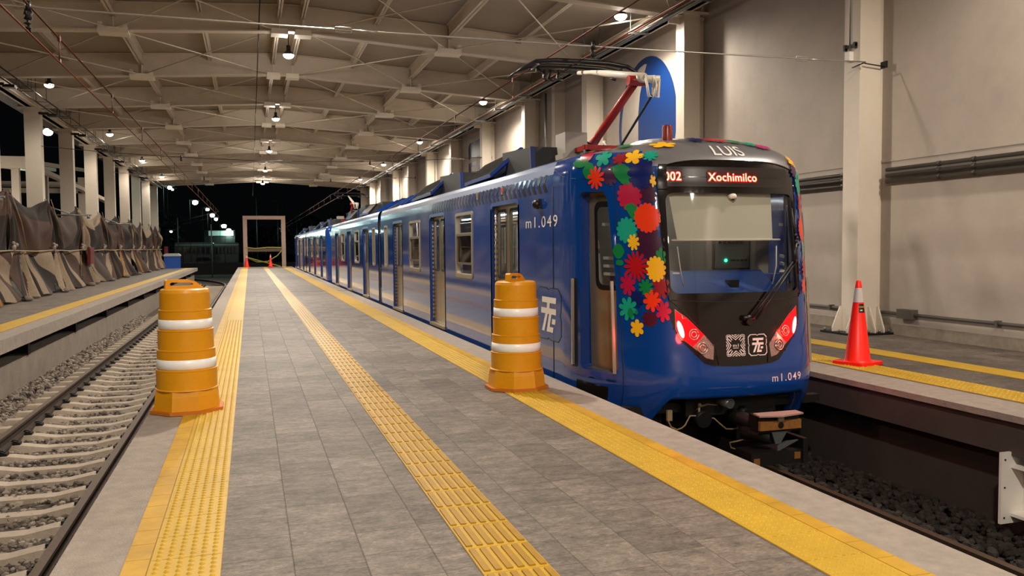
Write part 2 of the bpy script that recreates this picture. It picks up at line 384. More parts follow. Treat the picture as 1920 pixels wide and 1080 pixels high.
# ballast stones
def stones(name, spec, label, col, z0):
    ico = bmesh.new(); bmesh.ops.create_icosphere(ico, subdivisions=1, radius=1.0); bv = [v.co.copy() for v in ico.verts]; bf = [tuple(v.index for v in f.verts) for f in ico.faces]; ico.free()
    R = random.Random(3); shapes = []
    for k in range(14):
        sc = (R.uniform(.8,1.25), R.uniform(.6,1.0), R.uniform(.45,.8)); shapes.append([Vector((v.x*sc[0], v.y*sc[1], v.z*sc[2]))*R.uniform(.78,1.18) for v in bv])
    V = []; Fc = []
    for (xa, xb, ya, yb, n, r0, r1, zf) in spec:
        for i in range(n):
            x = R.uniform(xa, xb); y = ya + (yb-ya)*(R.random()**1.0); sh = R.choice(shapes); r = R.uniform(r0, r1)
            rot = Matrix.Rotation(R.uniform(0, 6.28), 3, 'Z') @ Matrix.Rotation(R.uniform(-.7, .7), 3, 'X'); z = z0 + zf(x) + R.uniform(-0.02, 0.012)
            o = len(V); V += [tuple(rot @ (v*r) + Vector((x, y, z))) for v in sh]; Fc += [tuple(a+o for a in f) for f in bf]
    me = bpy.data.meshes.new(name); me.from_pydata(V, [], Fc); me.update()
    mt = bpy.data.materials.new(name+'_stone'); mt.use_nodes = True; nt = mt.node_tree; b = nt.nodes['Principled BSDF']; b.inputs['Roughness'].default_value = 0.85
    g = nt.nodes.new('ShaderNodeNewGeometry'); cr = nt.nodes.new('ShaderNodeValToRGB'); cr.color_ramp.elements[0].color = lin(col[0]); cr.color_ramp.elements[1].color = lin(col[1])
    nt.links.new(g.outputs['Random Per Island'], cr.inputs[0]); nt.links.new(cr.outputs[0], b.inputs['Base Color']); me.materials.append(mt)
    o = bpy.data.objects.new(name, me); COL.objects.link(o); tag(o, label, 'ballast', kind='stuff'); return o
flat = lambda x: 0.0
bank = lambda x: 0.10*max(0, (-3.5-x)/0.35) if x < -3.5 else 0.0
stones('ballast', [(-3.93, -0.75, 2.6, 8.5, 5200, .024, .046, bank), (-3.93, -0.75, 8.5, 16, 4300, .028, .05, bank), (-3.93, -0.75, 16, 34, 4600, .035, .06, bank), (-3.93, -3.45, 4, 34, 2600, .03, .05, bank)],
       'grey crushed stone ballast between the sleepers of the left track', ('#4a423a', '#a39688'), -1.185)
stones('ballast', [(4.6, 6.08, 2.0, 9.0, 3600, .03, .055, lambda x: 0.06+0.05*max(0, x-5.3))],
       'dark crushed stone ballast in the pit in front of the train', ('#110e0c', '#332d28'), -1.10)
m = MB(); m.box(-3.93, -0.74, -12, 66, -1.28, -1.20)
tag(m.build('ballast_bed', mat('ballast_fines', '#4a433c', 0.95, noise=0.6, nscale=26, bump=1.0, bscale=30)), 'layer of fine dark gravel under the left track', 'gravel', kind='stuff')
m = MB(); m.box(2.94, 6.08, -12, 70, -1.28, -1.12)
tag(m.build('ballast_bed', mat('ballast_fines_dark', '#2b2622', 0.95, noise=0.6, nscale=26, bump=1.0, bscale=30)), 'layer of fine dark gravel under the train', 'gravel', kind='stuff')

# ------------------------------------------------------------------ columns, rafters, purlins, bracing
YB = [10.6 + 5.37*k for k in range(-4, 12)]
YV = [y for y in YB if y > 10]
def rcol(y, label, group='cream steel columns against the right wall', w=0.38, base=True):
    t = thing('steel_column', label, 'column', (9.1, y+0.17, 0), group)
    m = MB(); m.box(8.9, 9.28, y, y+0.35, 0.03, 6.3); m.box(9.28, 9.449, y+0.14, y+0.2, 0.03, 6.3)
    m.build('shaft', M_STEEL, t)
    m = MB(); m.box(8.68, 9.44, y-0.1, y+0.45, 6.3, 6.34); m.box(8.62, 9.44, y+0.15, y+0.2, 6.12, 6.3); m.build('cap_plate', M_STEEL, t)
    if base:
        m = MB(); m.box(8.66, 9.44, y-0.2, y+0.55, 0.0, 0.03)
        b = m.build('base_plate', M_DKMET, t)
        m = MB()
        for yy in (y-0.0, y+0.33): m.prism([(8.9, .03), (8.72, .03), (8.72, .09), (8.86, .42), (8.9, .42)], lambda u, v, d, yy=yy: (u, yy+d, v), 0.02)
        for xx in (8.9, 9.1, 9.26):
            m.prism([(y, .03), (y-0.17, .03), (y-0.17, .09), (y-0.04, .42), (y, .42)], lambda u, v, d, xx=xx: (xx+d, u, v), 0.02)
        m.prism([(9.28, .03), (9.42, .03), (9.42, .09), (9.32, .42), (9.28, .42)], lambda u, v, d: (u, y+d, v), 0.02)
        m.build('stiffener', M_STEEL, t)
        m = MB()
        for xx, yy in ((8.71, y-0.15), (9.0, y-0.15), (9.2, y-0.15), (9.4, y-0.12), (8.71, y+0.17), (8.71, y+0.5)): m.tube([(xx, yy, 0.03), (xx, yy, 0.075)], 0.016, 6)
        m.build('anchor_bolt', M_GALV, t)
    return t
for i, y in enumerate(YB):
    vis = y > 10
    lab = ('cream steel column against the right wall, %s from the camera' % ORD[i-4]) if vis else 'cream steel column against the right wall behind the camera'
    if vis: rcol(y, lab, base=(i < 7))
for y, l in ((18.15, 'slim cream pilaster on the right wall beside the blue disc emblem'), (24.4, 'slim cream pilaster on the right wall behind the pantograph'), (35.0, 'slim cream pilaster on the right wall beside the far blue emblem')):
    if y == 35.0: continue
    if y == 18.15: continue
    m = MB(); m.box(9.1, 9.45, y, y+0.25, 0, 6.6); tag(m.build('wall_pilaster', M_STEEL, origin=(9.2, y, 0)), l, 'pilaster')
n = 0
for i, y in enumerate(YB):
    if y < 20: continue
    t = thing('steel_column', 'cream steel column of the open left side, %s from the camera' % ORD[n], 'column', (-7.05, y+0.17, 0), 'cream steel columns of the open left side')
    m = MB(); m.box(-7.2, -6.7, y, y+0.35, 0.0, 6.25); m.build('shaft', M_STEEL, t)
    m = MB(); m.box(-7.4, -6.5, y-0.05, y+0.4, 6.22, 6.26); m.build('cap_plate', M_STEEL, t)
    if n in (0, 2, 4):
        m = MB(); zc = 2.6 + 0.0*n
        m.tube([(-6.7, y+0.1, zc), (-5.2, y-0.1, zc)], 0.03, 6); m.tube([(-6.7, y+0.1, zc+0.35), (-5.9, y, zc+0.05)], 0.025, 6); m.tube([(-5.3, y-0.1, zc), (-5.3, y-0.1, zc-0.12)], 0.05, 8)
        m.build('wire_arm', M_GALV, t)
    n += 1
# rafters
PUR = [-2.9, 0.82, 1.38, 5.07]; SPUR = [-4.85, -1.0, 3.2, 7.0]
n = 0
for i, y in enumerate(YB):
    if y < 14: continue
    lab = 'cream steel rafter spanning the hall, %s in view from the camera' % ORD[n]; n += 1
    t = thing('roof_rafter', lab, 'roof beam', (1.1, y+0.17, zr(-6.7)), 'roof rafters')
    yc = y + 0.17; m = MB()
    for xa, xb in ((-7.4, 1.1), (1.1, 9.4)):
        for (h0, h1, hw) in ((0, 0.03, 0.13), (0.03, RD-0.03, 0.008), (RD-0.03, RD-0.01, 0.11)):
            vs = [(x, yc+sy*hw, zr(x)+h) for x in (xa, xb) for sy in (-1, 1) for h in (h0, h1)]
            m.add(vs, [(0,1,3,2),(4,6,7,5),(0,4,5,1),(2,3,7,6),(0,2,6,4),(1,5,7,3)])
    m.build('beam', M_STEEL, t)
    for x in PUR:
        m = MB(); w_ = 0.33 if x in (-2.9, 5.07) else 0.2; z = zr(x)
        m.box(x-w_, x+w_, yc-0.20, yc+0.20, z-0.075, z-0.002); m.box(x-w_+.01, x+w_-.01, yc-0.195, yc-0.18, z-0.002, z+0.06); m.box(x-0.008, x+0.008, yc-0.1, yc+0.1, z, z+RD-0.05)
        if w_ > .3:
            for s_ in (-1, 1): m.box(x+s_*w_*0.8-0.05, x+s_*w_*0.8+0.05, yc-0.195, yc-0.18, z+0.06, z+0.16)
        m.build('node_plate', mat('plate_cream', '#efe6d8', 0.5), t)
def ibeam(x, ya, yb, z0, z1, w, m):
    m.box(x-w/2, x+w/2, ya, yb, z0, z0+0.015); m.box(x-w/2, x+w/2, ya, yb, z1-0.015, z1); m.box(x-0.008, x+0.008, ya, yb, z0, z1)
for x, l in ((-2.9, 'deep purlin under the left pitch of the roof'), (0.82, 'deep purlin just left of the row of middle lamps'), (1.38, 'deep purlin just right of the row of middle lamps'), (5.07, 'deep purlin under the right pitch of the roof')):
    m = MB(); z = zr(x); ibeam(x, -12, 69.9, z+0.33, z+RD, 0.15 if x in (-2.9, 5.07) else 0.1, m); tag(m.build('roof_purlin', M_STEEL, origin=(x, -12, z+0.33)), l+', running the length of the hall', 'purlin', 'deep roof purlins')
for x, l in ((-4.85, 'shallow purlin nearest the open left side'), (-1.0, 'shallow purlin left of the ridge'), (3.2, 'shallow purlin right of the ridge'), (7.0, 'shallow purlin nearest the right wall')):
    m = MB(); z = zr(x); ibeam(x, -12, 69.9, z+0.46, z+RD, 0.11, m); tag(m.build('roof_purlin', M_STEEL, origin=(x, -12, z+0.46)), l+' under the roof deck', 'purlin', 'shallow roof purlins')
m = MB(); m.box(8.84, 9.0, -12, 69.9, 6.34, 6.62); m.box(8.78, 9.06, -12, 69.9, 6.34, 6.36); m.box(8.78, 9.06, -12, 69.9, 6.6, 6.62)
tag(m.build('eaves_beam', M_STEEL, origin=(8.9, -12, 6.34)), 'cream eaves beam on top of the columns of the right wall', 'beam')
m = MB(); m.box(-7.1, -6.94, -12, 69.9, 6.26, 6.6); m.box(-7.2, -6.8, -12, 69.9, 6.26, 6.29)
tag(m.build('eaves_beam', M_STEEL, origin=(-7, -12, 6.26)), 'cream eaves beam on top of the columns of the open left side', 'beam')
m = MB(); m.box(-7.9, -7.5, -12, 69.9, 6.45, 6.95); tag(m.build('roof_gutter', mat('gutter', '#4d443a', 0.6), origin=(-7.7, -12, 6.45)), 'dark gutter along the open left eaves', 'gutter')
BX = [-6.7, -2.9, 0.8, 1.4, 5.07, 8.8]
bay = 0
for i in range(len(YB)-1):
    ya, yb = YB[i]+0.17, YB[i+1]+0.17
    if ya < 9 : continue
    for (xa, xb, side) in ((-6.6, -2.9, 'outer left'), (-2.9, 0.72, 'inner left'), (1.48, 5.07, 'inner right'), (5.07, 8.7, 'outer right')):
        for fl in (0, 1):
            a = (xa, ya if fl else yb, zr(xa)+0.06); b = (xb, yb if fl else ya, zr(xb)+0.06)
            m = MB(); m.tube([a, b], 0.017, 5, cap=False)
            tag(m.build('bracing_rod', M_STEEL, origin=a), 'thin diagonal roof brace in the %s field of the %s bay, leaning %s' % (side, ORD[bay], 'right' if fl else 'left'), 'bracing rod', 'roof bracing rods')
    bay += 1

# ---- cab surface -----
CX=4.455
CABP=[(0,6.90),(.45,6.93),(.70,6.985),(.85,7.08),(.965,7.21),(1.085,7.37),(1.215,7.63),(1.30,7.88),(1.325,8.1),(1.325,8.45)]
def _cr():
    P=[(-.45,6.93)]+CABP+[(1.325,8.9)]
    out=[]
    for i in range(1,len(P)-2):
        p0,p1,p2,p3=P[i-1:i+3]
        for k in range(12):
            t=k/12
            out.append(tuple(.5*(2*p1[j]+(p2[j]-p0[j])*t+(2*p0[j]-5*p1[j]+4*p2[j]-p3[j])*t*t+(3*p1[j]-p0[j]-3*p2[j]+p3[j])*t**3) for j in (0,1)))
    out.append(CABP[-1])
    L=[0]
    for a,b in zip(out,out[1:]): L.append(L[-1]+math.hypot(b[0]-a[0],b[1]-a[1]))
    return out,L
PLAN,PL=_cr(); SMAX=PL[-1]
def plan(s):
    a=min(abs(s),SMAX-1e-6)
    lo,hi=0,len(PL)-1
    while hi-lo>1:
        m=(lo+hi)//2
        if PL[m]<=a: lo=m
        else: hi=m
    t=(a-PL[lo])/(PL[hi]-PL[lo])
    x=PLAN[lo][0]+(PLAN[hi][0]-PLAN[lo][0])*t; y=PLAN[lo][1]+(PLAN[hi][1]-PLAN[lo][1])*t
    return (math.copysign(x,s) if s else 0.0),y
LEAN=[(-.6,.16),(-.3,.08),(-.17,.0),(-.08,-.05),(.05,-.08),(.2,-.07),(.4,-.04),(.85,0),(1.4,.06),(1.9,.13),(2.05,.16)]
def lerp_tab(T,z):
    if z<=T[0][0]: return T[0][1]
    for a,b in zip(T,T[1:]):
        if z<=b[0]:
            t=(z-a[0])/(b[0]-a[0]); return a[1]+(b[1]-a[1])*t
    return T[-1][1]
ZS=2.05; RB=.49
def surf(s,z,off=0.0):
    """point on cab skin; z may run to ZS+RB*1.0 (top). beyond -> use t param"""
    x,y=plan(s)
    w=max(0,min(1,(8.0-y)/.9)); w=w*w*(3-2*w)
    y2=y+lerp_tab(LEAN,min(z,ZS))*w
    if z>ZS:
        t=min(1,(z-ZS)/RB); lf=1-(1-t**2.5)**(1/2.5); ls=lerp_tab(SIDE_L,t); zs_=lerp_tab(SIDE_Z,t)
        l=ls+(lf-ls)*w
        x=x*(1-l); y2=y2+(8.45-y2)*l; z=zs_+(ZS+RB*t-zs_)*w
    return CX+x, y2, z
SIDE_L=[(0,0),(.2,.004),(.35,.019),(.45,.04),(.55,.094),(.7,.245),(1,1)]
SIDE_Z=[(0,2.05),(.2,2.17),(.35,2.255),(.45,2.305),(.55,2.335),(.7,2.37),(1,2.53)]

# ================================================================== THE TRAIN
from mathutils.geometry import delaunay_2d_cdt
def surfo(s, z, off=0.0):
    p = Vector(surf(s, z)); e = 0.004
    a = Vector(surf(s+e, z)) - Vector(surf(s-e, z)); z2 = min(z, 2.53); b = Vector(surf(s, z2+e)) - Vector(surf(s, z2-e))
    n = a.cross(b)
    if n.length < 1e-9: n = Vector((0,0,1))
    n.normalize()
    return p + n*off
def inside(poly, x, y):
    c = False; n = len(poly); j = n-1
    for i in range(n):
        xi, yi = poly[i]; xj, yj = poly[j]
        if (yi > y) != (yj > y) and x < (xj-xi)*(y-yi)/(yj-yi) + xi: c = not c
        j = i
    return c
def dens(poly, h):
    out = []
    for a, b in zip(poly, poly[1:]+poly[:1]):
        n = max(1, int(math.hypot(b[0]-a[0], b[1]-a[1])/h))
        for i in range(n): out.append((a[0]+(b[0]-a[0])*i/n, a[1]+(b[1]-a[1])*i/n))
    return out
def decal(m, poly, mapf, mi=0, holes=(), h=0.05, smooth=True):
    loops = [dens(list(poly), h)] + [dens(list(q), h) for q in holes]
    pts = []; edges = []
    for lp in loops:
        o = len(pts); pts += lp; edges += [(o+i, o+(i+1) % len(lp)) for i in range(len(lp))]
    xs = [p[0] for p in loops[0]]; ys = [p[1] for p in loops[0]]
    x = min(xs)+h/2
    while x < max(xs):
        y = min(ys)+h/2
        while y < max(ys):
            if inside(loops[0], x, y) and not any(inside(q, x, y) for q in loops[1:]): pts.append((x, y))
            y += h
        x += h
    r = delaunay_2d_cdt([Vector(p) for p in pts], edges, [], 0, 1e-6)
    vs, fs = r[0], r[2]; keep = []
    for f in fs:
        cx = sum(vs[i].x for i in f)/3; cy = sum(vs[i].y for i in f)/3
        if inside(loops[0], cx, cy) and not any(inside(q, cx, cy) for q in loops[1:]): keep.append(tuple(f))
    m.add([mapf(v.x, v.y) for v in vs], keep, mi, smooth)
def rrect(x0, x1, y0, y1, r, n=5):
    out = []
    for cx, cy, a0 in ((x1-r, y1-r, 0), (x0+r, y1-r, 90), (x0+r, y0+r, 180), (x1-r, y0+r, 270)):
        for k in range(n+1):
            a = math.radians(a0 + 90*k/n); out.append((cx+r*math.cos(a), cy+r*math.sin(a)))
    return out
def CS(off): return lambda s, z: surfo(s, z, off)

M_BLUE = mat('train_blue', '#0a3f8c', 0.12, coat=0.8, bump=0.03, bscale=2.2, streak=(1, 1, 0.35))
M_BLUE2 = mat('train_blue_plain', '#0a367e', 0.3, coat=0.3)
M_GREYR = mat('train_roof_grey', '#7b7a7c', 0.32, 0.3, coat=0.4)
M_ROOFSHEEN = mat('car_roof_sheen', '#7f92b4', 0.22, coat=.5)  # pale blue paints the ceiling's reflection onto the roof and its edge band
M_MASK = mat('train_mask_black', '#141010', 0.12, coat=0.5)
M_STAIN = mat('door_metal', '#a8977a', 0.27, 0.75, noise=0.06, nscale=3)
M_FRAME = mat('window_frame_metal', '#a2957f', 0.4, 0.5)
M_STST = mat('stainless', '#cfc9c0', 0.25, 0.9)
M_INT = mat('train_interior', '#c4c7c8', 0.5)
M_INTD = mat('interior_floor', '#3a3c40', 0.6)
M_GLASS = glassmat('pane_glass', '#dfe6e6', 1.0)
M_GLASSW = glassmat('windshield_glass', '#e2e4e0', 1.0)
M_LET = mat('lettering_white', '#e9e4df', 0.4)
M_TEBL = mat('emblem_navy', '#0d2350', 0.3)
ZL = 2.42
def cabzb(s):
    a = abs(s)
    if a < 0.72: return -0.045
    if a < 1.0: t = (a-0.72)/0.28; return -0.045 - 0.46*(t*t*(3-2*t))
    return -0.505
WSH = rrect(-0.712, 0.735, 0.935, 1.905, 0.07)
DOORP = [(-1.735, 0.20), (-1.70, 0.165), (-1.33, 0.145), (-1.262, 0.20), (-1.25, 1.06), (-1.315, 1.86), (-1.37, 1.935), (-1.69, 1.935), (-1.735, 1.90)]
def cab_skin(windows=True):
    ns = 150; nz = 92; m = MB(); idx = {}; vs = []
    ss = [-SMAX + 2*SMAX*i/ns for i in range(ns+1)]
    def zrow(s, j):
        if j <= 70: zb = cabzb(s); return zb + (2.05-zb)*j/70
        t = (j-70)/(nz-70); return 2.05 + RB*math.sin(t*PI/2)*0.9999
    for i, s in enumerate(ss):
        for j in range(nz+1): vs.append(surf(s, zrow(s, j)))
    fs = []; mi = []
    W = [(x*1.0, y) for x, y in rrect(-0.75, 0.77, 0.90, 1.945, 0.05)]
    D = [(-1.77, 0.12), (-1.22, 0.10), (-1.22, 1.08), (-1.30, 1.97), (-1.77, 1.97)]
    for i in range(ns):
        for j in range(nz):
            s = (ss[i]+ss[i+1])/2; z = (zrow(ss[i], j)+zrow(ss[i+1], j+1))/2
            if windows and (inside(W, s, z) or inside(D, s, z) or inside(D, -s, z)): continue
            a = i*(nz+1)+j; f = (a, a+nz+1, a+nz+2, a+1)
            g = z > 2.30 or (abs(s) < 0.92 and z > 2.17)
            m.f.append(f); m.m.append(1 if g else 0); m.sm.append(True)
    m.v = vs
    # lower return lip, turned in
    lip = []
    for s in ss:
        p = Vector(surf(s, cabzb(s))); c = Vector((CX, 8.2, p.z+0.05)); d = (c-p); d.z = 0; d.normalize(); lip.append((p, p + d*0.14 + Vector((0,0,0.02))))
    for a, b in zip(lip, lip[1:]): m.add([a[0], b[0], b[1], a[1]], [(0,1,2,3)], 0, True)
    return m
def bsurf(y, z, off=0.0, side=-1):
    x = lerp_tab([(2.05, 1.325), (2.17, 1.3197), (2.255, 1.30), (2.305, 1.272)], z) + off
    return Vector((CX + side*x, y, z))
def wall_open(m, y0, y1, z0, z1, ops, side, mi=0, t=0.05):
    """side sheet with rectangular openings; ops=[(ya,yb,za,zb)]"""
    ys = sorted({y0, y1} | {v for o in ops for v in o[:2] if y0 < v < y1}); zs = sorted({z0, z1} | {v for o in ops for v in o[2:]})
    xo = CX + side*1.325; xi = CX + side*(1.325-t)
    for a, b in zip(ys, ys[1:]):
        for c, d in zip(zs, zs[1:]):
            if any(o[0] <= (a+b)/2 <= o[1] and o[2] <= (c+d)/2 <= o[3] for o in ops): continue
            m.quad((xo,a,c),(xo,b,c),(xo,b,d),(xo,a,d), mi); m.quad((xi,a,c),(xi,b,c),(xi,b,d),(xi,a,d), 2)
    for ya, yb, za, zb in ops:
        m.quad((xo,ya,za),(xi,ya,za),(xi,ya,zb),(xo,ya,zb), 1); m.quad((xo,yb,za),(xi,yb,za),(xi,yb,zb),(xo,yb,zb), 1)
        m.quad((xo,ya,za),(xi,ya,za),(xi,yb,za),(xo,yb,za), 1); m.quad((xo,ya,zb),(xi,ya,zb),(xi,yb,zb),(xo,yb,zb), 1)
def frame_ring(m, yc, hw, z0, z1, side, r=0.06, w=0.035, x_off=0.012, mi=0):
    a = rrect(yc-hw-w*0.3, yc+hw+w*0.3, z0-w*0.3, z1+w*0.3, r); b = rrect(yc-hw+w, yc+hw-w, z0+w, z1-w, r*0.7); n = len(a)
    x = CX + side*(1.325+x_off); xb = CX + side*1.27
    for i in range(n):
        j = (i+1) % n
        m.quad((x,*a[i]),(x,*a[j]),(x,*b[j]),(x,*b[i]), mi); m.quad((x,*b[i]),(x,*b[j]),(xb,*b[j]),(xb,*b[i]), mi); m.quad((x,*a[i]),(x,*a[j]),(x-side*0.02,*a[j]),(x-side*0.02,*a[i]), mi)
def make_window(parent, yc, hw, side, detail=True):
    z0, z1 = 0.935, 1.915
    m = MB(); frame_ring(m, yc, hw, z0, z1, side)
    xg = CX + side*1.30
    if hw > 0.4:
        m.box(min(xg, xg+side*.02), max(xg, xg+side*.02), yc-hw+.03, yc+hw-.03, 1.575, 1.615)
        frame_ring(m, yc, hw-0.03, 0.965, 1.60, side, w=0.02, x_off=0.004)
        m.box(min(xg, xg+side*.015), max(xg, xg+side*.015), yc-hw+.03, yc+hw-.03, 1.13, 1.15)
    fr = m.build('window_frame', M_FRAME, parent)
    g = MB(); g.quad((xg, yc-hw+.02, z0+.02), (xg, yc+hw-.02, z0+.02), (xg, yc+hw-.02, z1-.02), (xg, yc-hw+.02, z1-.02)); g.build('pane', M_GLASS, fr)
    if hw > .4:
        xt = CX + side*1.312; g = MB(); g.quad((xt, yc-hw+.05, 1.15), (xt, yc+hw-.05, 1.15), (xt, yc+hw-.05, 1.58), (xt, yc-hw+.05, 1.58)); g.build('tinted_pane', glassmat('tinted_glass', '#4a4c4a', 1.0), fr)
        s_ = MB(); a = rrect(yc-hw+.035, yc+hw-.035, 1.13, 1.60, .04); b = rrect(yc-hw+.07, yc+hw-.07, 1.165, 1.565, .03); x = CX + side*1.334
        for i in range(len(a)): j = (i+1) % len(a); s_.quad((x,*a[i]),(x,*a[j]),(x,*b[j]),(x,*b[i]))
        s_.build('sash', MATS['sash_bronze'] if 'sash_bronze' in MATS else mat('sash_bronze', '#6d624f', .4, .4), fr)
def make_door(parent, yc, side, detail=True):
    hw = 0.60; z0, z1 = 0.05, 1.955
    m = MB(); xo = CX + side*1.325; xr = CX + side*1.275
    a = rrect(yc-hw-.03, yc+hw+.03, z0-.25, z1+.03, 0.09); b = rrect(yc-hw+.02, yc+hw-.02, z0-.2, z1-.02, 0.08); n = len(a)
    x1 = xo + side*0.002
    for i in range(n):
        j = (i+1) % n
        if max(a[i][1], a[j][1]) < 0.02: continue
        m.quad((x1,*a[i]),(x1,*a[j]),(x1,*b[j]),(x1,*b[i])); m.quad((x1,*b[i]),(x1,*b[j]),(xr,*b[j]),(xr,*b[i]))
    m.quad((x1, yc-hw-.03, .02), (x1, yc-hw-.03, z1-.05), (x1, yc-hw+.02, z1-.05), (x1, yc-hw+.02, .02)); m.quad((x1, yc+hw+.03, .02), (x1, yc+hw+.03, z1-.05), (x1, yc+hw-.02, z1-.05), (x1, yc+hw-.02, .02))
    m.box(min(xr, xo+side*.03), max(xr, xo+side*.03), yc-hw+.02, yc+hw-.02, 0.0, 0.05, 1)
    if detail:
        for e in (-1, 1):
            for k in range(24):
                z = 0.12 + k*0.075; m.box(min(xr+side*.003, xr+side*.012), max(xr+side*.003, xr+side*.012), yc+e*(hw-.045)-.016, yc+e*(hw-.045)+.016, z, z+0.037, 2)
    d = m.build('door_surround', [M_BLUE2, M_FRAME, M_YELS], parent)
    for e in (-1, 1):
        c = yc + e*0.285; lm = MB(); xg = CX + side*1.268; th = 0.04
        y0_, y1_ = c-0.28, c+0.28; gy0, gy1 = c-0.19-0.015*e, c+0.19-0.015*e
        xs = (min(xg, xg-side*th), max(xg, xg-side*th))
        for q in ((y0_, gy0, .05, 1.95), (gy1, y1_, .05, 1.95), (gy0, gy1, .05, .985), (gy0, gy1, 1.875, 1.95)): lm.box(*xs, *q)
        lf = lm.build('door_leaf', M_STAIN, parent)
        sm = MB(); aa = rrect(gy0-.012, gy1+.012, .973, 1.887, .05); bb = rrect(gy0+.022, gy1-.022, 1.005, 1.853, .05); nn = len(aa); xx = xg + side*.005
        for i in range(nn): j = (i+1) % nn; sm.quad((xx,*aa[i]),(xx,*aa[j]),(xx,*bb[j]),(xx,*bb[i]))
        sm.build('door_seal', M_RUB, lf)
        g = MB(); g.quad((xg-side*.01, gy0, .985), (xg-side*.01, gy1, .985), (xg-side*.01, gy1, 1.875), (xg-side*.01, gy0, 1.875)); g.build('pane', M_GLASS, lf)
DOORS = [10.27, 14.30, 18.38]; WINS = [(12.37, 0.51), (16.36, 0.53), (20.02, 0.21)]
YM = 21.05
def half_car(root, ya, yb, doors, wins, detail=True):
    ops = [(d-0.6, d+0.6, 0.0, 1.955) for d in doors] + [(w-h, w+h, .935, 1.915) for w, h in wins]
    m = MB()
    for side in (-1, 1): wall_open(m, ya, yb, -0.5, ZS, ops, side)
    prof = [(1.325, 2.05), (1.3197, 2.17), (1.30, 2.255), (1.272, 2.305), (1.20, 2.335), (1.0, 2.37)]
    L = [(CX-x, z) for x, z in prof] + [(CX, 2.42)] + [(CX+x, z) for x, z in reversed(prof)]
    for a, b in zip(L, L[1:]):
        zz = (a[1]+b[1])/2
        m.add([(a[0],ya,a[1]),(b[0],ya,b[1]),(b[0],yb,b[1]),(a[0],yb,a[1])], [(0,1,2,3)], 0 if zz < 2.20 else 3, False)
    for y in (ya, yb): # end bulkhead strips
        m.add([(CX-1.3, y, 2.05), (CX+1.3, y, 2.05), (CX+1.25, y, 2.27), (CX, y, 2.5), (CX-1.25, y, 2.27)], [(0,1,2,3,4)], 0)
    m.build('car_body', [M_BLUE, M_BLUE2, M_INT, M_ROOFSHEEN], root)
    m = MB(); m.box(CX-1.27, CX+1.27, ya, yb, -0.08, -0.0, 1); m.box(CX-1.27, CX+1.27, ya, yb, 2.08, 2.1, 0)
    m.box(CX-1.26, CX-1.0, ya, yb, 1.96, 2.08, 2); m.box(CX+1.0, CX+1.26, ya, yb, 1.96, 2.08, 2)
    yy = ya + 0.9
    while yy < yb - 0.8:
        for side in (-1, 1):
            if not any(abs(yy-d) < 1.0 for d in doors):
                x = CX + side*0.95; m.box(x-.25, x+.25, yy-.4, yy+.4, 0.36, 0.44, 3); m.box(x+side*.2-.03, x+side*.2+.03, yy-.4, yy+.4, 0.44, 0.86, 3)
        yy += 1.0
    for d in doors:
        for sx in (-0.75, 0.75):
            for e in (-.75, .75): m.tube([(CX+sx, d+e, 0), (CX+sx*.95, d+e*.9, 1.0), (CX+sx, d+e, 2.08)], 0.018, 6, 4)
    m.tube([(CX-.5, ya, 1.85), (CX-.5, yb, 1.85)], 0.016, 6, 4); m.tube([(CX+.5, ya, 1.85), (CX+.5, yb, 1.85)], 0.016, 6, 4)
    m.build('cabin_interior', [M_INT, M_INTD, mat('amber_header', '#a8741f', 0.5), mat('seat_blue', '#26437a', 0.5), M_STST], root)
    m = MB()
    for sx in (-.7, .7): m.box(CX+sx-.05, CX+sx+.05, ya+.4, yb-.4, 2.06, 2.078)
    m.build('ceiling_light_strip', mat('train_light', '#e8eef0', emit='#e8f0ff', estr=15.0), root)
    for d in doors:
        for side in (-1, 1): make_door(root, d, side, detail and side < 0)
    for w_, h in wins:
        for side in (-1, 1): make_window(root, w_, h, side)
LOUV = mat('louvre_olive', '#37342a', 0.5, 0.3)
M_BARNV = mat('frame_navy', '#0c2a66', 0.4)
M_BOXBK = mat('roof_box_dark', '#17181a', 0.5)
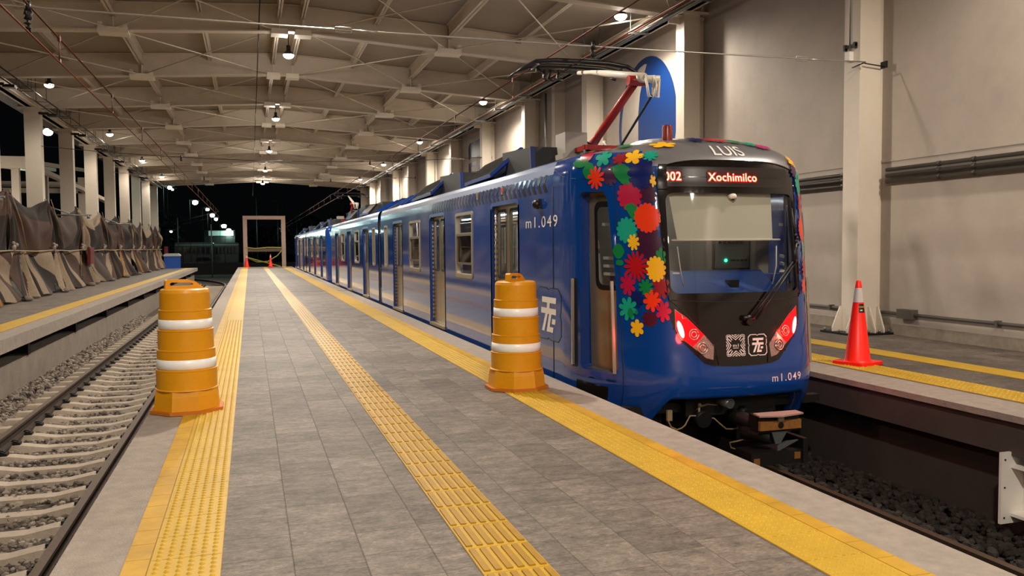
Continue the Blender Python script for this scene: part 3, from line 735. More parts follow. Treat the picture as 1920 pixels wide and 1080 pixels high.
def roof_unit(root, y0, y1, flip=False, yc=None):
    """air conditioner: far half with sloping louvre panels on both sides, near half a dark case"""
    yf = lambda y: (2*YM - y) if flip else y
    m = MB(); ym = y0 + (y1-y0)*0.48
    def pr(pts, xa, xb, mi):
        m.prism([(yf(a), b) for a, b in pts], lambda u, v, d: (xa+(xb-xa)*d, u, v), 1.0, mi)
    c0 = yc or y0
    pr([(c0, 2.38), (c0, 2.70), (max(ym, c0+.2), 2.75), (y1-.1, 2.75), (y1, 2.70), (y1, 2.38)], CX-0.70, CX+0.70, 0)
    for e_ in (-1, 1): pr([(y0, 2.36), (y0+.05, 2.68), (ym, 2.74), (ym, 2.36)], CX+e_*0.95, CX+e_*(0.62 if yc else .3), 0)
    b = m.build('roof_unit', [M_BOXBK], root)
    for side in (-1, 1):
        m = MB()
        A = [(CX+side*1.12, yf(ym), 2.42), (CX+side*1.12, yf(y1), 2.40), (CX+side*0.84, yf(y1-.25), 2.68), (CX+side*0.80, yf(ym-.45), 2.76)]
        vs = [Vector(p) for p in A]; m.add(vs, [(0,1,2,3)], 0); mid_ = (vs[0]+vs[1]+vs[2]+vs[3])/4
        for k in range(11):
            t = (k+.5)/11; p = vs[0].lerp(vs[3], t); q = vs[1].lerp(vs[2], t); p = p.lerp(q, .04); q = q.lerp(p, .04); m.bar(p+Vector((side*.012,0,.012)), q+Vector((side*.012,0,.012)), 0.022, 0.006, 0)
        for e_, f_ in ((0, 3), (1, 2)):
            m.add([vs[e_], vs[f_], (CX+side*0.69, vs[f_].y, vs[f_].z), (CX+side*0.69, vs[e_].y, 2.34), (vs[e_].x-side*.1, vs[e_].y, 2.36)], [(0,1,2,3,4)], 2)
        m.bar(vs[0], vs[3], .05, .05, 1); m.bar(vs[1], vs[2], .03, .04, 2); m.bar(vs[3], vs[2], .03, .03, 2); m.bar(vs[0], vs[1], .03, .05, 1)
        m.build('louvre_panel', [LOUV, M_BARNV, M_BOXBK], b)
        m = MB(); m.bar((CX+side*.96, yf(y0+.02), 2.40), (CX+side*.96, yf(y0+.05), 2.68), .06, .03, 0); m.build('case_strut', M_BARNV, b)
    return b
def low_rack(root, y0, y1, flip=False):
    yf = lambda y: (2*YM - y) if flip else y; m = MB()
    for y in (y0, (y0+y1)/2, y1):
        for side in (-1, 1): m.bar((CX+side*1.0, yf(y), 2.40), (CX+side*.6, yf(y+.45), 2.66), .06, .05, 1)
        m.bar((CX-.6, yf(y+.45), 2.66), (CX+.6, yf(y+.45), 2.66), .05, .05, 1)
    m.box(CX-.55, CX+.55, min(yf(y0+.3), yf(y1)), max(yf(y0+.3), yf(y1)), 2.42, 2.58, 0)
    m.build('roof_rack', [M_BOXBK, M_BLUE2], root)
def pantograph(root, yf=lambda y: y, up=True):
    P = lambda x, y, z: (x, yf(y), z); m = MB()
    for dx in (-.45, .45): m.box(CX+dx-.04, CX+dx+.04, min(yf(9.5), yf(11.3)), max(yf(9.5), yf(11.3)), 2.58, 2.64, 0)
    for y in (9.6, 10.6, 11.2): m.bar(P(CX-.5, y, 2.62), P(CX+.5, y, 2.62), .07, .05, 0)
    for dx in (-.45, .45):
        for y in (9.6, 11.2): m.tube([P(CX+dx, y, 2.42), P(CX+dx, y, 2.60)], .05, 8, 1)
    m.tube([P(CX-.28, 10.6, 2.72), P(CX+.28, 10.6, 2.72)], .06, 10, 0); m.tube([P(CX+.1, 9.7, 2.66), P(CX+.1, 10.4, 2.68)], .02, 6, 1)
    for k in range(8): m.tube([P(CX+.1, 9.8+.06*k, 2.66), P(CX+.1, 9.82+.06*k, 2.66)], .04, 8, 2)
    base = m.build('pantograph_base', [M_RED, M_DKMET, M_GALV], root)
    K = P(CX, 9.08, 3.40); H = P(CX, 11.0, 3.84)
    m = MB(); m.tube([P(CX, 10.6, 2.72), P(CX, 10.3, 2.85), P(CX, 9.2, 3.34)], [.075, .055, .05], 12); m.tube([P(CX-.12, 9.12, 3.36), P(CX+.14, 9.12, 3.36)], .06, 10)
    m.build('lower_arm', M_RED, root)
    m = MB(); m.tube([P(CX+.22, 8.96, 3.36), P(CX-.02, 9.1, 3.38)], .045, 10); m.tube([P(CX+.02, 8.98, 3.38), P(CX, 10.0, 3.62), P(CX, 10.5, 3.735), P(CX, 10.97, 3.82)], [.05, .045, .03, .028], 10)
    for dx in (-.03, .09): m.tube([P(CX+.06+dx, 8.98, 3.40), P(CX+.05+dx, 8.9, 3.28), P(CX+.05+dx*.6, 8.88, 3.14), P(CX+.12+dx*.6, 8.92, 3.14), P(CX+.15+dx*.6, 8.95, 3.36)], .017, 6)
    m.build('upper_arm', mat('arm_cream', '#cfc6b8', 0.4), root)
    m = MB(); m.tube([P(CX+.05, 9.72, 2.64), P(CX+.08, 8.9, 3.15)], .016, 6); m.build('thrust_rod', M_DKMET, root)
    m = MB()
    for dy in (-.17, .17):
        pts = [P(CX-.98, 11+dy, 3.74), P(CX-.86, 11+dy, 3.83), P(CX-.68, 11+dy, 3.915), P(CX-.4, 11+dy, 3.945), P(CX, 11+dy, 3.95), P(CX+.4, 11+dy, 3.945), P(CX+.68, 11+dy, 3.915), P(CX+.86, 11+dy, 3.83), P(CX+.98, 11+dy, 3.74)]
        m.tube(pts, [.012, .018, .03, .034, .034, .034, .03, .018, .012], 6)
    for dx in (-.62, .62): m.bar(P(CX+dx, 10.83, 3.88), P(CX+dx, 11.17, 3.88), .03, .03); m.tube([P(CX+dx, 11, 3.87), P(CX+dx*.8, 11, 3.78), P(CX+dx*.85, 10.9, 3.74)], .02, 6)
    m.bar(P(CX-.62, 11.0, 3.83), P(CX+.62, 11.0, 3.83), .03, .04)
    for dx in (-.5, -.42, -.3): m.tube([P(CX+dx, 11, 3.84), P(CX+dx-.03, 10.95, 3.72), P(CX+dx+.02, 10.9, 3.68)], .02, 6)
    m.build('collector_head', M_BLACK, root)
    m = MB(); m.box(CX-.62, CX-.32, min(yf(9.9), yf(10.25)), max(yf(9.9), yf(10.25)), 2.55, 2.84); m.box(CX-.66, CX-.28, min(yf(9.88), yf(10.27)), max(yf(9.88), yf(10.27)), 2.5, 2.57)
    bx = m.build('junction_box', mat('box_grey', '#8c867c', 0.5), root)
    m = MB(); m.tube([P(CX-.32, 10.0, 2.75), P(CX-.2, 9.9, 2.66), P(CX-.05, 9.95, 2.68), P(CX, 10.3, 2.72)], .014, 6); m.tube([P(CX-.1, 9.75, 2.62), P(CX-.14, 9.8, 2.72), P(CX-.05, 9.95, 2.74)], .014, 6, 1); m.build('cable', [M_RUB, M_WHITE], bx)

# ------------------------------------------------------------------ the nearest train, with every mark of its cab end
tr = thing('tram_train', 'blue electric train with flower decals on its cab, at the right of the platform', 'train', (CX, 21.05, -0.94))
cs = cab_skin().build('cab_shell', [M_BLUE, M_GREYR], tr)
half_car(tr, 8.45, 20.8, DOORS, WINS)
half_car(tr, 21.3, 2*YM-8.45, [2*YM-d for d in DOORS], [(2*YM-w_, h) for w_, h in WINS], False)
m = MB()
for k in range(7): m.box(CX-1.2, CX+1.2, 20.82+k*.066, 20.85+k*.066, -.4, 2.3)
m.box(CX-1.15, CX+1.15, 20.8, 21.3, -.35, 2.25); m.build('bellows', mat('bellows_dark', '#101a33', 0.6), tr)
# panels joining the body ends to the bellows
roof_unit(tr, 10.15, 13.05, yc=11.5); roof_unit(tr, 13.9, 17.6); low_rack(tr, 18.4, 20.0); roof_unit(tr, 13.9, 17.6, True); low_rack(tr, 18.4, 20.0, True); roof_unit(tr, 10.6, 13.05, True, yc=11.5)
pantograph(tr)
# rear cab: same skin turned round
mr = cab_skin(False); mr.v = [(x, 2*YM-y, z) for x, y, z in mr.v]; mr.build('rear_cab_shell', [M_BLUE, M_GREYR], tr)

# black mask round the windshield
MASK = [(0, 2.205), (-.4, 2.195), (-.62, 2.18), (-.735, 2.13), (-.772, 2.03), (-.768, 1.9), (-.752, 1.2), (-.722, .88), (-.708, .68), (-.65, .535), (-.52, .40), (-.41, .29), (-.32, .262), (-.15, .252), (0, .25)]
MASKP = MASK + [(-a, b) for a, b in MASK[-2:0:-1]]
m = MB(); decal(m, MASKP[::-1], CS(.004), 0, holes=[rrect(-.700, .718, .945, 1.895, .08)[::1]], h=.06)
mask = m.build('front_mask', M_MASK, cs, recalc=False)
# raised lip of the mask along the brow
m = MB(); br = [(s, 2.205 - (abs(s)/.735)**4*.07) for s in [i*.049-.735 for i in range(31)]]
m.tube([surfo(s, z+.004, .006) for s, z in br], .007, 6); m.tube([surfo(s, z, .005) for s, z in [(-.772, 2.03), (-.768, 1.9), (-.752, 1.2), (-.722, .88)]], .005, 5); m.tube([surfo(-s, z, .005) for s, z in [(-.772, 2.03), (-.768, 1.9), (-.752, 1.2), (-.722, .88)]], .005, 5)
m.build('mask_trim', M_BLACKG, mask)
m = MB(); decal(m, rrect(-.708, .728, .938, 1.902, .08), CS(-.012), 0, h=.08); m.build('windshield', M_GLASSW, cs, recalc=False)
# joint line across mask under the glass and round the lamps
m = MB(); m.tube([surfo(s, .885-.03*(1-(s/.7)**2), .006) for s in [i*.07-.7 for i in range(21)]], .003, 4)
for e in (-1, 1): m.tube([surfo(e*s, z, .006) for s, z in [(-.715, .88), (-.60, .79), (-.41, .59), (-.29, .43), (-.268, .27)]], .004, 4)
m.build('panel_joint', mat('joint_black', '#000000', 0.6), mask)
# destination display
m = MB(); decal(m, rrect(-.70, .66, 1.955, 2.145, .03), CS(.006), 0, h=.06)
disp = m.build('destination_display', mat('display_grey', '#2b2623', 0.25), cs, recalc=False)
M_LEDR = mat('led_red_halo', '#ff1508', emit='#ff1408', estr=2.2); M_LEDG = mat('led_halo_field', '#200404', 0.4, emit='#ff1010', estr=0.035); M_LEDY = mat('led_core', '#fff0b0', emit='#ffd890', estr=3.2)  # red halo of the lit letters, drawn as glowing outline and dim field
def led(txt, sc, zc, size, width):
    a, f, w_, h_ = textmesh(txt, size, 0.0, 1.06); k = width/w_
    m = MB(); m.add([surfo(sc+x*k, zc+y, .014) for x, y in a], f)
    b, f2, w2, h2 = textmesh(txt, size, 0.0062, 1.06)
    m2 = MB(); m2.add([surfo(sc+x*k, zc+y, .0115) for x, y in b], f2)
    return m, m2
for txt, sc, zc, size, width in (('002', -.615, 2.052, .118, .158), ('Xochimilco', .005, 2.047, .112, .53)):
    m = MB(); decal(m, rrect(sc-width/2-.015, sc+width/2+.015, zc-.062, zc+.066, .02), CS(.009), 0, h=.05); fld = m.build('led_halo_field', M_LEDG, disp, recalc=False)
    a, b = led(txt, sc, zc, size, width); b.build('led_halo_letters', M_LEDR, fld, recalc=False); a.build('led_letters', M_LEDY, fld, recalc=False)
m = MB(); decal(m, [(-.76, 1.93), (-.672, 1.93), (-.672, 2.165), (-.75, 2.165)], CS(.018), 0, h=.04); m.build('display_cover', M_MASK, disp, recalc=False)
# name on the brow
a, f, w_, h_ = textmesh('LUIS', .1, .0012, 1.0); m = MB(); kx = .37/w_; kz = .108/h_
m.add([surfo(.03+x*kx, 2.315+y*kz, .006) for x, y in a], f); m.build('name_lettering', M_LET, cs, recalc=False)
# number at the bottom right of the front
def number_on(mapf, width, height, name, parent):
    a, f, w_, h_ = textmesh('m1.049', .1, .0002, 1.25); m = MB(); m.add([mapf(x*width/w_, y*height/h_) for x, y in a], f); return m.build(name, M_LET, parent, recalc=False)
number_on(lambda x, y: surfo(.50+x, .115+y, .004), .37, .075, 'number_lettering', cs)
# emblem : two-letter sign with a notched frame
def emblem(mapf, w, h, parent, frame_mat, fill, name='emblem', fw=.93):
    """mapf(u,v,off) with u,v in -0.5..0.5"""
    m = MB(); c = .12
    def notch(k):
        r = []
        for pts in (((-.5+c, .5), (-.07, .5), (0, .455), (.07, .5), (.5-c, .5)), ((.5, .5-c), (.5, .07), (.455, 0), (.5, -.07), (.5, -.5+c)), ((.5-c, -.5), (.07, -.5), (0, -.455), (-.07, -.5), (-.5+c, -.5)), ((-.5, -.5+c), (-.5, -.07), (-.455, 0), (-.5, .07), (-.5, .5-c))): r += [(a*k, b*k) for a, b in pts]
        return r
    f = lambda u, v: mapf(u*w, v*h)
    decal(m, notch(1.0), f, 0, holes=[notch(fw)], h=.12)
    if fill is not None: decal(m, notch(fw), f, 2, h=.12)
    for pl in ([(-.26, .32), (.32, .32), (.30, .21), (-.26, .21)], [(-.30, .11), (.31, .11), (.31, .0), (-.30, .0)], [(-.05, .21), (.06, .21), (.05, .11), (-.06, .11)],
               [(-.12, .0), (-.02, .0), (-.17, -.34), (-.27, -.34)], [(.03, .0), (.13, .0), (.055, -.24), (.2, -.24), (.18, -.34), (-.075, -.34)], [(.16, -.08), (.29, -.08), (.27, -.18), (.14, -.18)]):
        g = mapf if fill is None else mapf
        m2 = [(a*w, b*h) for a, b in pl]
        decal(m, m2 if sum((b[0]-a[0])*(b[1]+a[1]) for a, b in zip(m2, m2[1:]+m2[:1])) < 0 else m2[::-1], lambda u, v: Vector(mapf(u, v)) + offn(mapf, u, v)*.003, 1, h=.08*max(w, 1))
    return m.build(name, [frame_mat, M_LET, fill or frame_mat], parent, recalc=False)
def offn(mapf, u, v):
    e = .002; a = Vector(mapf(u+e, v)) - Vector(mapf(u-e, v)); b = Vector(mapf(u, v+e)) - Vector(mapf(u, v-e)); n = a.cross(b); return n.normalized() if n.length > 0 else Vector((0,0,1))
emblem(lambda u, v: surfo(.165+u, .44+v, .007), .215, .205, cs, M_LET, M_MASK)
# patterned square sign beside it
m = MB(); q = .105
for k in range(4):
    for r_, t_ in ((0, .0),):
        pass
def sq(u, v): return surfo(-.075+u*.2, .445+v*.205, .007)
def addpoly(p): decal(m, p, sq, 0, h=.1)
for p in (rrect(-.5, .5, -.5, .5, .1),):
    pass
for rot in range(4):
    cc, ss_ = [(1, 0), (0, 1), (-1, 0), (0, -1)][rot]
    R_ = lambda p: [(a*cc-b*ss_, a*ss_+b*cc) for a, b in p]
    for wv, dv in ((.36, .26), (.22, .155), (.08, .055)):
        addpoly(R_([(-wv, .5), (-wv+.06, .5), (0, .5-dv+.045), (wv-.06, .5), (wv, .5), (0, .5-dv-.005)][::-1]))
    addpoly(R_([(.44, .44), (.44, .30), (.24, .16), (.24, .21), (.40, .33), (.40, .40), (.33, .40), (.21, .24), (.16, .24), (.30, .44)][::-1]))
    addpoly(R_([(.50, .42), (.50, .36), (.47, .36), (.47, .45), (.45, .47), (.36, .47), (.36, .50), (.42, .50), (.48, .48)][::-1]))
a, f, w_, h_ = textmesh('m1', .3, .004, 1.0); m.add([sq(x*.30/w_, y*.15/h_) for x, y in a], f); addpoly([(-.15, -.115), (.15, -.115), (.15, -.14), (-.15, -.14)][::-1])
m.build('patterned_sign', M_LET, cs, recalc=False)
# lamps
M_SILV = mat('lamp_reflector', '#b9aaa6', 0.15, 0.7, noise=0.4, nscale=60); M_TRED = mat('lens_red', '#b00c18', 0.12, emit='#ff1020', estr=0.45, noise=0.3, nscale=70); M_THOT = mat('lens_lit', '#ff6a6a', emit='#ff6058', estr=11.0)
M_LENS = glassmat('lens_cover', '#ffffff', 0.95)
for e, nm in ((1, 'left'), (-1, 'right')):
    E_ = lambda p: [(e*a, b) for a, b in p]
    S_ = lambda p: E_(p)[::1 if e > 0 else -1]
    m = MB(); decal(m, S_([(-.672, .80), (-.672, .61), (-.63, .53), (-.555, .475), (-.385, .335), (-.315, .318), (-.30, .455), (-.425, .585), (-.555, .715)][::-1]), CS(.006), 0, h=.04)
    lm = m.build('tail_lamp', M_SILV, cs, recalc=False); lm['label'] = 'lit red tail lamp with clear lower lens'
    m = MB(); decal(m, S_([(-.668, .79), (-.668, .61), (-.63, .535), (-.545, .47), (-.515, .445), (-.395, .555), (-.425, .583), (-.555, .712)][::-1]), CS(.009), 0, h=.04); m.build('red_lens', M_TRED, lm, recalc=False)
    m = MB(); c0 = (-.625, .61); decal(m, S_([(c0[0]+.027*math.cos(t)+.02*math.sin(-t), c0[1]+.082*math.sin(t)) for t in [i*PI/8 for i in range(16)]]), CS(.013), 0, h=.02); m.build('lit_bulb_field', M_THOT, lm, recalc=False)
    m = MB(); 
    for (cx_, cz_, r_) in ((-.42, .43, .048), (-.50, .56, .045)):
        for rr in (1.0, .55): m.tube([surfo(e*(cx_+r_*rr*math.cos(t)), cz_+r_*rr*math.sin(t)*1.1, .014) for t in [i*PI/8 for i in range(17)]], .006, 5)
    m.build('reflector_ring', M_STST, lm)
    ld = bpy.data.lights.new('tail_light', 'POINT'); ld.energy = 8; ld.color = (1, .03, .02); ld.shadow_soft_size = .05
    lo = bpy.data.objects.new('tail_light', ld); COL.objects.link(lo); lo.location = surfo(e*-.60, .52, .22) - Vector(ORI[tr.name]); lo.parent = tr
    m = MB()
    for s_, z_ in ((-.70, .80), (-.69, .62), (-.62, .50), (-.5, .375), (-.36, .29), (-.285, .36), (-.27, .5), (-.40, .64), (-.55, .79)): m.ball(surfo(e*s_, z_, .006), .006, 4)
    m.build('screw', M_DKMET, lm)
# wiper
m = MB(); off = .03
m.tube([surfo(.0, .70, .02), surfo(.12, .70, .03)], .028, 8); m.tube([surfo(.06, .66, .02), surfo(.06, .66, .06)], .035, 8)
m.tube([surfo(.08, .70, .05), surfo(.28, .90, .05), surfo(.60, 1.22, .055)], .013, 6); m.tube([surfo(.13, .69, .05), surfo(.34, .90, .05), surfo(.66, 1.24, .055)], .011, 6)
m.bar(surfo(.635, 1.86, .035), surfo(.655, .975, .035), .04, .015, up=(1, 0, 0)); m.tube([surfo(.62, 1.22, .055), surfo(.67, 1.42, .05)], .02, 6)
m.tube([surfo(.67, 1.42, .05), surfo(.655, 1.75, .04)], .01, 5); m.tube([surfo(.67, 1.42, .05), surfo(.69, 1.1, .04)], .01, 5)
for k in range(5): m.ball(surfo(.66+.02*(k % 2), 1.36+.03*k, .055), .02, 5)
m.build('wiper', M_BLACK, cs)
# things behind the glass
m = MB(); decal(m, [(-.60, 1.455), (.46, 1.455), (.48, 1.93), (-.66, 1.93)], CS(-.05), 0, h=.12); bl = m.build('sun_blind', mat('blind_cloth', '#d9d4c8', 0.8), cs, recalc=False)
m = MB(); m.tube([surfo(s_, 1.452, -.045) for s_ in (-.66, -.3, 0, .3, .55)], .011, 6); m.build('blind_rod', M_WHITE, bl)
m = MB(); m.box(CX-.62, CX+.62, 7.12, 7.75, .35, .92, 0); m.prism([(7.13, .92), (7.75, .92), (7.75, 1.10), (7.5, 1.14)], lambda u, v, d: (CX-.62+1.24*d, u, v), 1.0, 0)
m.box(CX-.95, CX+.95, 7.5, 7.8, .35, 1.09, 0); m.box(CX-1.2, CX+1.2, 8.2, 8.24, 0, 2.1, 1); m.box(CX-.62, CX+.62, 7.5, 8.3, 2.02, 2.04, 1)
m.box(CX+.09, CX+.19, 7.22, 7.32, .95, 1.05, 3); m.box(CX+.47, CX+.94, 8.17, 8.2, 1.12, 1.60, 3); m.box(CX+.49, CX+.92, 8.16, 8.17, 1.14, 1.58, 2)
m.build('cab_interior', [mat('desk_blue', '#2f55a6', 0.4), mat('bulkhead_grey', '#b4aca0', .5), mat('panel_grey', '#6f7875', 0.5), M_BLACK], cs)
m = MB(); m.tube([(CX+.62, 8.15, 1.225), (CX+.62, 8.16, 1.225)], .016, 8); m.build('green_pilot_light', mat('pilot_green', '#20ffa0', emit='#20ffa0', estr=14), cs)
for k in range(6):
    m = MB(); m.box(CX+.53+.055*k, CX+.565+.055*k, 8.14, 8.16, 1.41, 1.44); m.build('switch', M_BLACK, cs)
for k in range(5):
    m = MB(); m.box(CX+.67+.045*k, CX+.70+.045*k, 8.14, 8.16, 1.215, 1.235); m.build('switch', M_BLACK, cs)
m = MB(); c0 = surfo(.0, 1.87, -.03); m.ball(c0, .045, 8, sz=.75); cmr = m.build('dome_camera', M_WHITE, cs); m = MB(); m.ball((c0.x, c0.y-.012, c0.z-.022), .02, 6); m.build('camera_lens', M_BLACK, cmr)
m = MB()
for e in (-1, 1): m.tube([surfo(e*.52, 1.02, -.15), surfo(e*.56, 1.2, -.12), surfo(e*.58, 1.40, -.12)], .006, 6); m.tube([surfo(e*.58, 1.14, -.10), surfo(e*.66, 1.14, -.08)], .010, 6)
m.build('cab_grab_rail', M_WHITE, cs)
m = MB(); m.box(CX-.5, CX+.5, 7.7, 7.85, 2.0, 2.015); m.build('cab_fill_strip', mat('cab_fill_glow', '#f4efe4', emit='#f4efe4', estr=5.0), cs)  # unseen glowing strip, added to brighten the blind and cab
# cab door in its recess, handrails, step (left and right sides)
def revealstrip(m, poly, o0, o1, mi=0, e=1):
    p = dens(poly, .06)
    for a, b in zip(p, p[1:]+p[:1]): m.add([surfo(e*a[0], a[1], o0), surfo(e*b[0], b[1], o0), surfo(e*b[0], b[1], o1), surfo(e*a[0], a[1], o1)], [(0,1,2,3)], mi)
for e in (1, -1):
    T_ = (lambda p: list(p)) if e > 0 else (lambda p: [(-a, b) for a, b in p])
    m = MB(); outer = [(-1.80, .09), (-1.19, .07), (-1.19, 1.10), (-1.27, 2.00), (-1.80, 2.00)]
    decal(m, T_(outer), CS(.002), 0, holes=[T_(DOORP)], h=.07); revealstrip(m, DOORP, .002, -.13, 1, e); sd = m.build('door_recess', [M_BLUE, M_BLUE2], cs, recalc=False)
    win = rrect(-1.60, -1.25, .985, 1.82, .06)
    m = MB(); decal(m, T_([(-1.72, .10), (-1.20, .10), (-1.20, 1.98), (-1.72, 1.98)]), CS(-.125), 0, holes=[T_(win)], h=.07); dr = m.build('cab_door', M_STAIN, cs, recalc=False); dr['label'] = 'bronze coloured metal cab door'
    m = MB(); decal(m, T_(rrect(-1.625, -1.225, .96, 1.845, .09)), CS(-.120), 0, holes=[T_(rrect(-1.575, -1.275, 1.01, 1.79, .07))], h=.06); m.build('window_seal', M_BLACK, dr, recalc=False)
    m = MB(); decal(m, T_(win), CS(-.13), 0, h=.1); m.build('pane', M_GLASSW, dr, recalc=False)
    m = MB()
    for zz in (1.12, 1.20, 1.28, 1.62): m.bar(surfo(e*-1.58, zz, -.2), surfo(e*-1.26, zz, -.2), .02, .03)
    m.build('blind_slat', M_INT, dr)
    m = MB(); decal(m, T_(rrect(-1.88, -1.775, .17, 1.075, .02)), CS(.004), 0, h=.06); hp = m.build('handrail_pocket', mat('pocket_navy', '#060d24', 0.5), cs, recalc=False)
    m = MB(); m.bar(surfo(e*-1.835, .19, .02), surfo(e*-1.835, 1.07, .02), .028, .02, up=(0, 1, 0)); m.build('handrail', M_STST, cs)
    m = MB(); m.bar(surfo(e*-1.285, .16, .02), surfo(e*-1.285, 1.055, .02), .028, .02, up=(0, 1, 0)); m.bar(surfo(e*-1.285, 1.0, .02), surfo(e*-1.35, 1.0, -.05), .02, .02); m.build('handrail', M_STST, cs)
    m = MB(); decal(m, T_([(-1.80, -.12), (-1.37, -.14), (-1.375, .02), (-1.80, .045)]), CS(.004), 0, h=.06); m.build('step_pocket', M_BLACK, cs, recalc=False)
    m = MB(); decal(m, T_([(-1.70, .13), (-1.34, .13), (-1.34, .16), (-1.70, .185)]), CS(-.05), 0, h=.06); m.quad(surfo(e*-1.72, .15, -.0), surfo(e*-1.30, .14, 0), surfo(e*-1.30, .16, -.13), surfo(e*-1.72, .18, -.13)); m.build('door_sill', M_GALV, cs, recalc=False)
    m = MB(); m.tube([surfo(e*-1.205, z_, .002) for z_ in [-.4+.1*i for i in range(25)]], .004, 4); m.tube([surfo(e*a, b, .002) for a, b in ((-2.385, 2.19), (-2.1, 2.11), (-1.846, 2.075), (-1.65, 2.07))], .003, 4); m.tube([(CX-e*1.327, 8.45, z_) for z_ in (-.5, .5, 1.5, 2.05)], .004, 4)
    m.build('body_joint', mat('joint_black', '#000000', 0.6), cs)
# side number, emblem, camera, marker lamps, chevrons on the platform side
bodyl = [o for o in tr.children if o.name.startswith('car_body')][0]
number_on(lambda x, y: (CX-1.329, 8.84-x, 1.672+y), 1.06, .125, 'number_lettering', bodyl)
def side_map(u, v): return (CX-1.3295, 8.60-u, .655+v)
emblem(side_map, .78, .58, bodyl, M_BLACK, mat('emblem_blue', '#0f4590', 0.2, coat=.5), fw=.965)
m = MB(); cc_ = Vector((CX-1.36, 8.88, 1.87)); m.ball(cc_, .055, 8); m.box(CX-1.36, CX-1.32, 8.83, 8.93, 1.83, 1.93); m.build('side_camera', M_BLACK, bodyl)
for y_, mt in ((11.55, M_FRAME), (10.33, M_TRED)):
    m = MB(); m.box(CX-1.335, CX-1.30, y_-.035, y_+.035, 2.07, 2.17, 0); m.box(CX-1.34, CX-1.33, y_-.02, y_+.02, 2.1, 2.15, 1); m.build('marker_lamp', [M_FRAME, mt], bodyl)
m = MB(); k = 0; y_ = 8.62
while y_ < 14.6:
    for (za, zb, ya_, yb_) in ((1.99, 2.085, y_, y_+.09), (2.085, 2.18, y_+.09, y_)):
        m.add([bsurf(ya_, za, .003), bsurf(ya_+.085, za, .003), bsurf(yb_+.085, zb, .003), bsurf(yb_, zb, .003)], [(0,1,2,3)], k % 2)
        if zb > 2.06: pass
    y_ += .185; k += 1
m.build('chevron_band', [mat('chevron_dark', '#0a0b10', 0.14, coat=.3), mat('chevron_brown', '#2a2018', 0.14, coat=.3)], bodyl, recalc=False)
# flower decals
FCOL = {'crimson': '#b0103c', 'red': '#b10d18', 'red2': '#8f0f1c', 'crimson2': '#8e1420', 'orange': '#e8380c', 'yellow': '#f2b51a', 'green': '#0b7a3e', 'teal': '#109b80', 'navy': '#07195e', 'plum': '#3d1030', 'purple': '#421440', 'maroon': '#4d1024', 'pink': '#c03070'}
def flower(cx, cz, rx, rz, k, rot=0.0):
    if k == 0: return [(cx+rx*math.cos(t), cz+rz*math.sin(t)) for t in [i*PI/12 for i in range(24)]]
    if k == 1:
        o = []
        for i in range(24):
            t = 2*PI*i/24; o.append((cx+rx*math.cos(t), cz+rz*math.copysign(abs(math.sin(t))**1.7, math.sin(t))))
        return o
    if k == 2: return [(cx-rx, cz+rz*.7), (cx-rx*.5, cz-rz*.2), (cx, cz-rz*.9), (cx+rx*.6, cz-rz), (cx+rx, cz-rz*.2), (cx+rx*.8, cz+rz*.5), (cx+rx*.1, cz+rz), (cx-rx*.5, cz+rz*.9)]
    dp = {17: .13, 13: .2, 14: .6, 10: .62, 9: .35, 8: .5, 7: .5, 6: .42, 5: .5}.get(k, .3); o = []
    for i in range(k*8):
        t = 2*PI*i/(k*8); q = abs(math.cos(t*k/2)); r = 1 - dp*(1-q)**1.35; o.append((cx+rx*r*math.cos(t+rot), cz+rz*r*math.sin(t+rot)))
    return o
FL = [('plum', -.86, 1.88, .091, .108, 9), ('plum', -.875, 1.415, .15, .16, 9), ('purple', -1.258, 2.086, .104, .109, 9), ('maroon', -.907, .705, .08, .08, 9), ('red2', -.79, 1.01, .085, .125, 8), ('green', -.775, 1.29, .05, .09, 6),
 ('crimson', -1.66, 2.265, .10, .055, 0), ('crimson2', -1.154, 2.235, .10, .062, 7), ('green', -1.72, 2.205, .14, .045, 1), ('green', -1.568, 2.13, .10, .075, 1), ('teal', -1.385, 2.245, .115, .085, 5), ('green', -1.122, 2.085, .13, .10, 2),
 ('navy', -.915, 2.09, .14, .16, 13), ('yellow', -1.003, 2.249, .11, .075, 5), ('orange', -1.456, 2.063, .128, .111, 10), ('yellow', -.80, 2.01, .03, .062, 5), ('crimson', -1.051, 1.875, .135, .145, 13), ('green', -1.03, 1.72, .08, .085, 2),
 ('teal', -1.098, 1.545, .115, .13, 13), ('orange', -.883, 1.66, .13, .145, 17), ('yellow', -1.035, 1.43, .066, .082, 8), ('green', -1.202, 1.345, .068, .075, 1), ('green', -1.194, 1.235, .06, .04, 1), ('yellow', -.828, 1.175, .095, .125, 13),
 ('red', -1.019, 1.2, .13, .15, 14), ('green', -.931, 1.005, .075, .08, 8), ('navy', -1.027, .89, .072, .082, 9), ('crimson', -1.114, 1.03, .084, .115, 8), ('teal', -1.122, .795, .1, .117, 8), ('orange', -.875, .875, .087, .105, 8), ('crimson', -.775, .78, .072, .105, 7),
 ('green', -1.098, .755, .035, .053, 1), ('green', -1.035, .765, .028, .045, 1), ('yellow', -1.035, .615, .072, .085, 6), ('teal', -.828, 2.249, .08, .052, 8), ('yellow', -.708, 2.364, .16, .035, 5), ('crimson', -1.5, 2.36, .12, .02, 8), ('green', -1.2, 2.38, .12, .025, 8), ('pink', -1.0, 2.42, .10, .02, 8), ('yellow', -1.75, 2.34, .10, .02, 8),
 ('red', .10, 2.445, .26, .03, 7), ('teal', .50, 2.40, .10, .03, 8), ('green', .33, 2.43, .10, .03, 8), ('pink', .62, 2.37, .12, .03, 8), ('navy', -.25, 2.44, .14, .03, 8)]
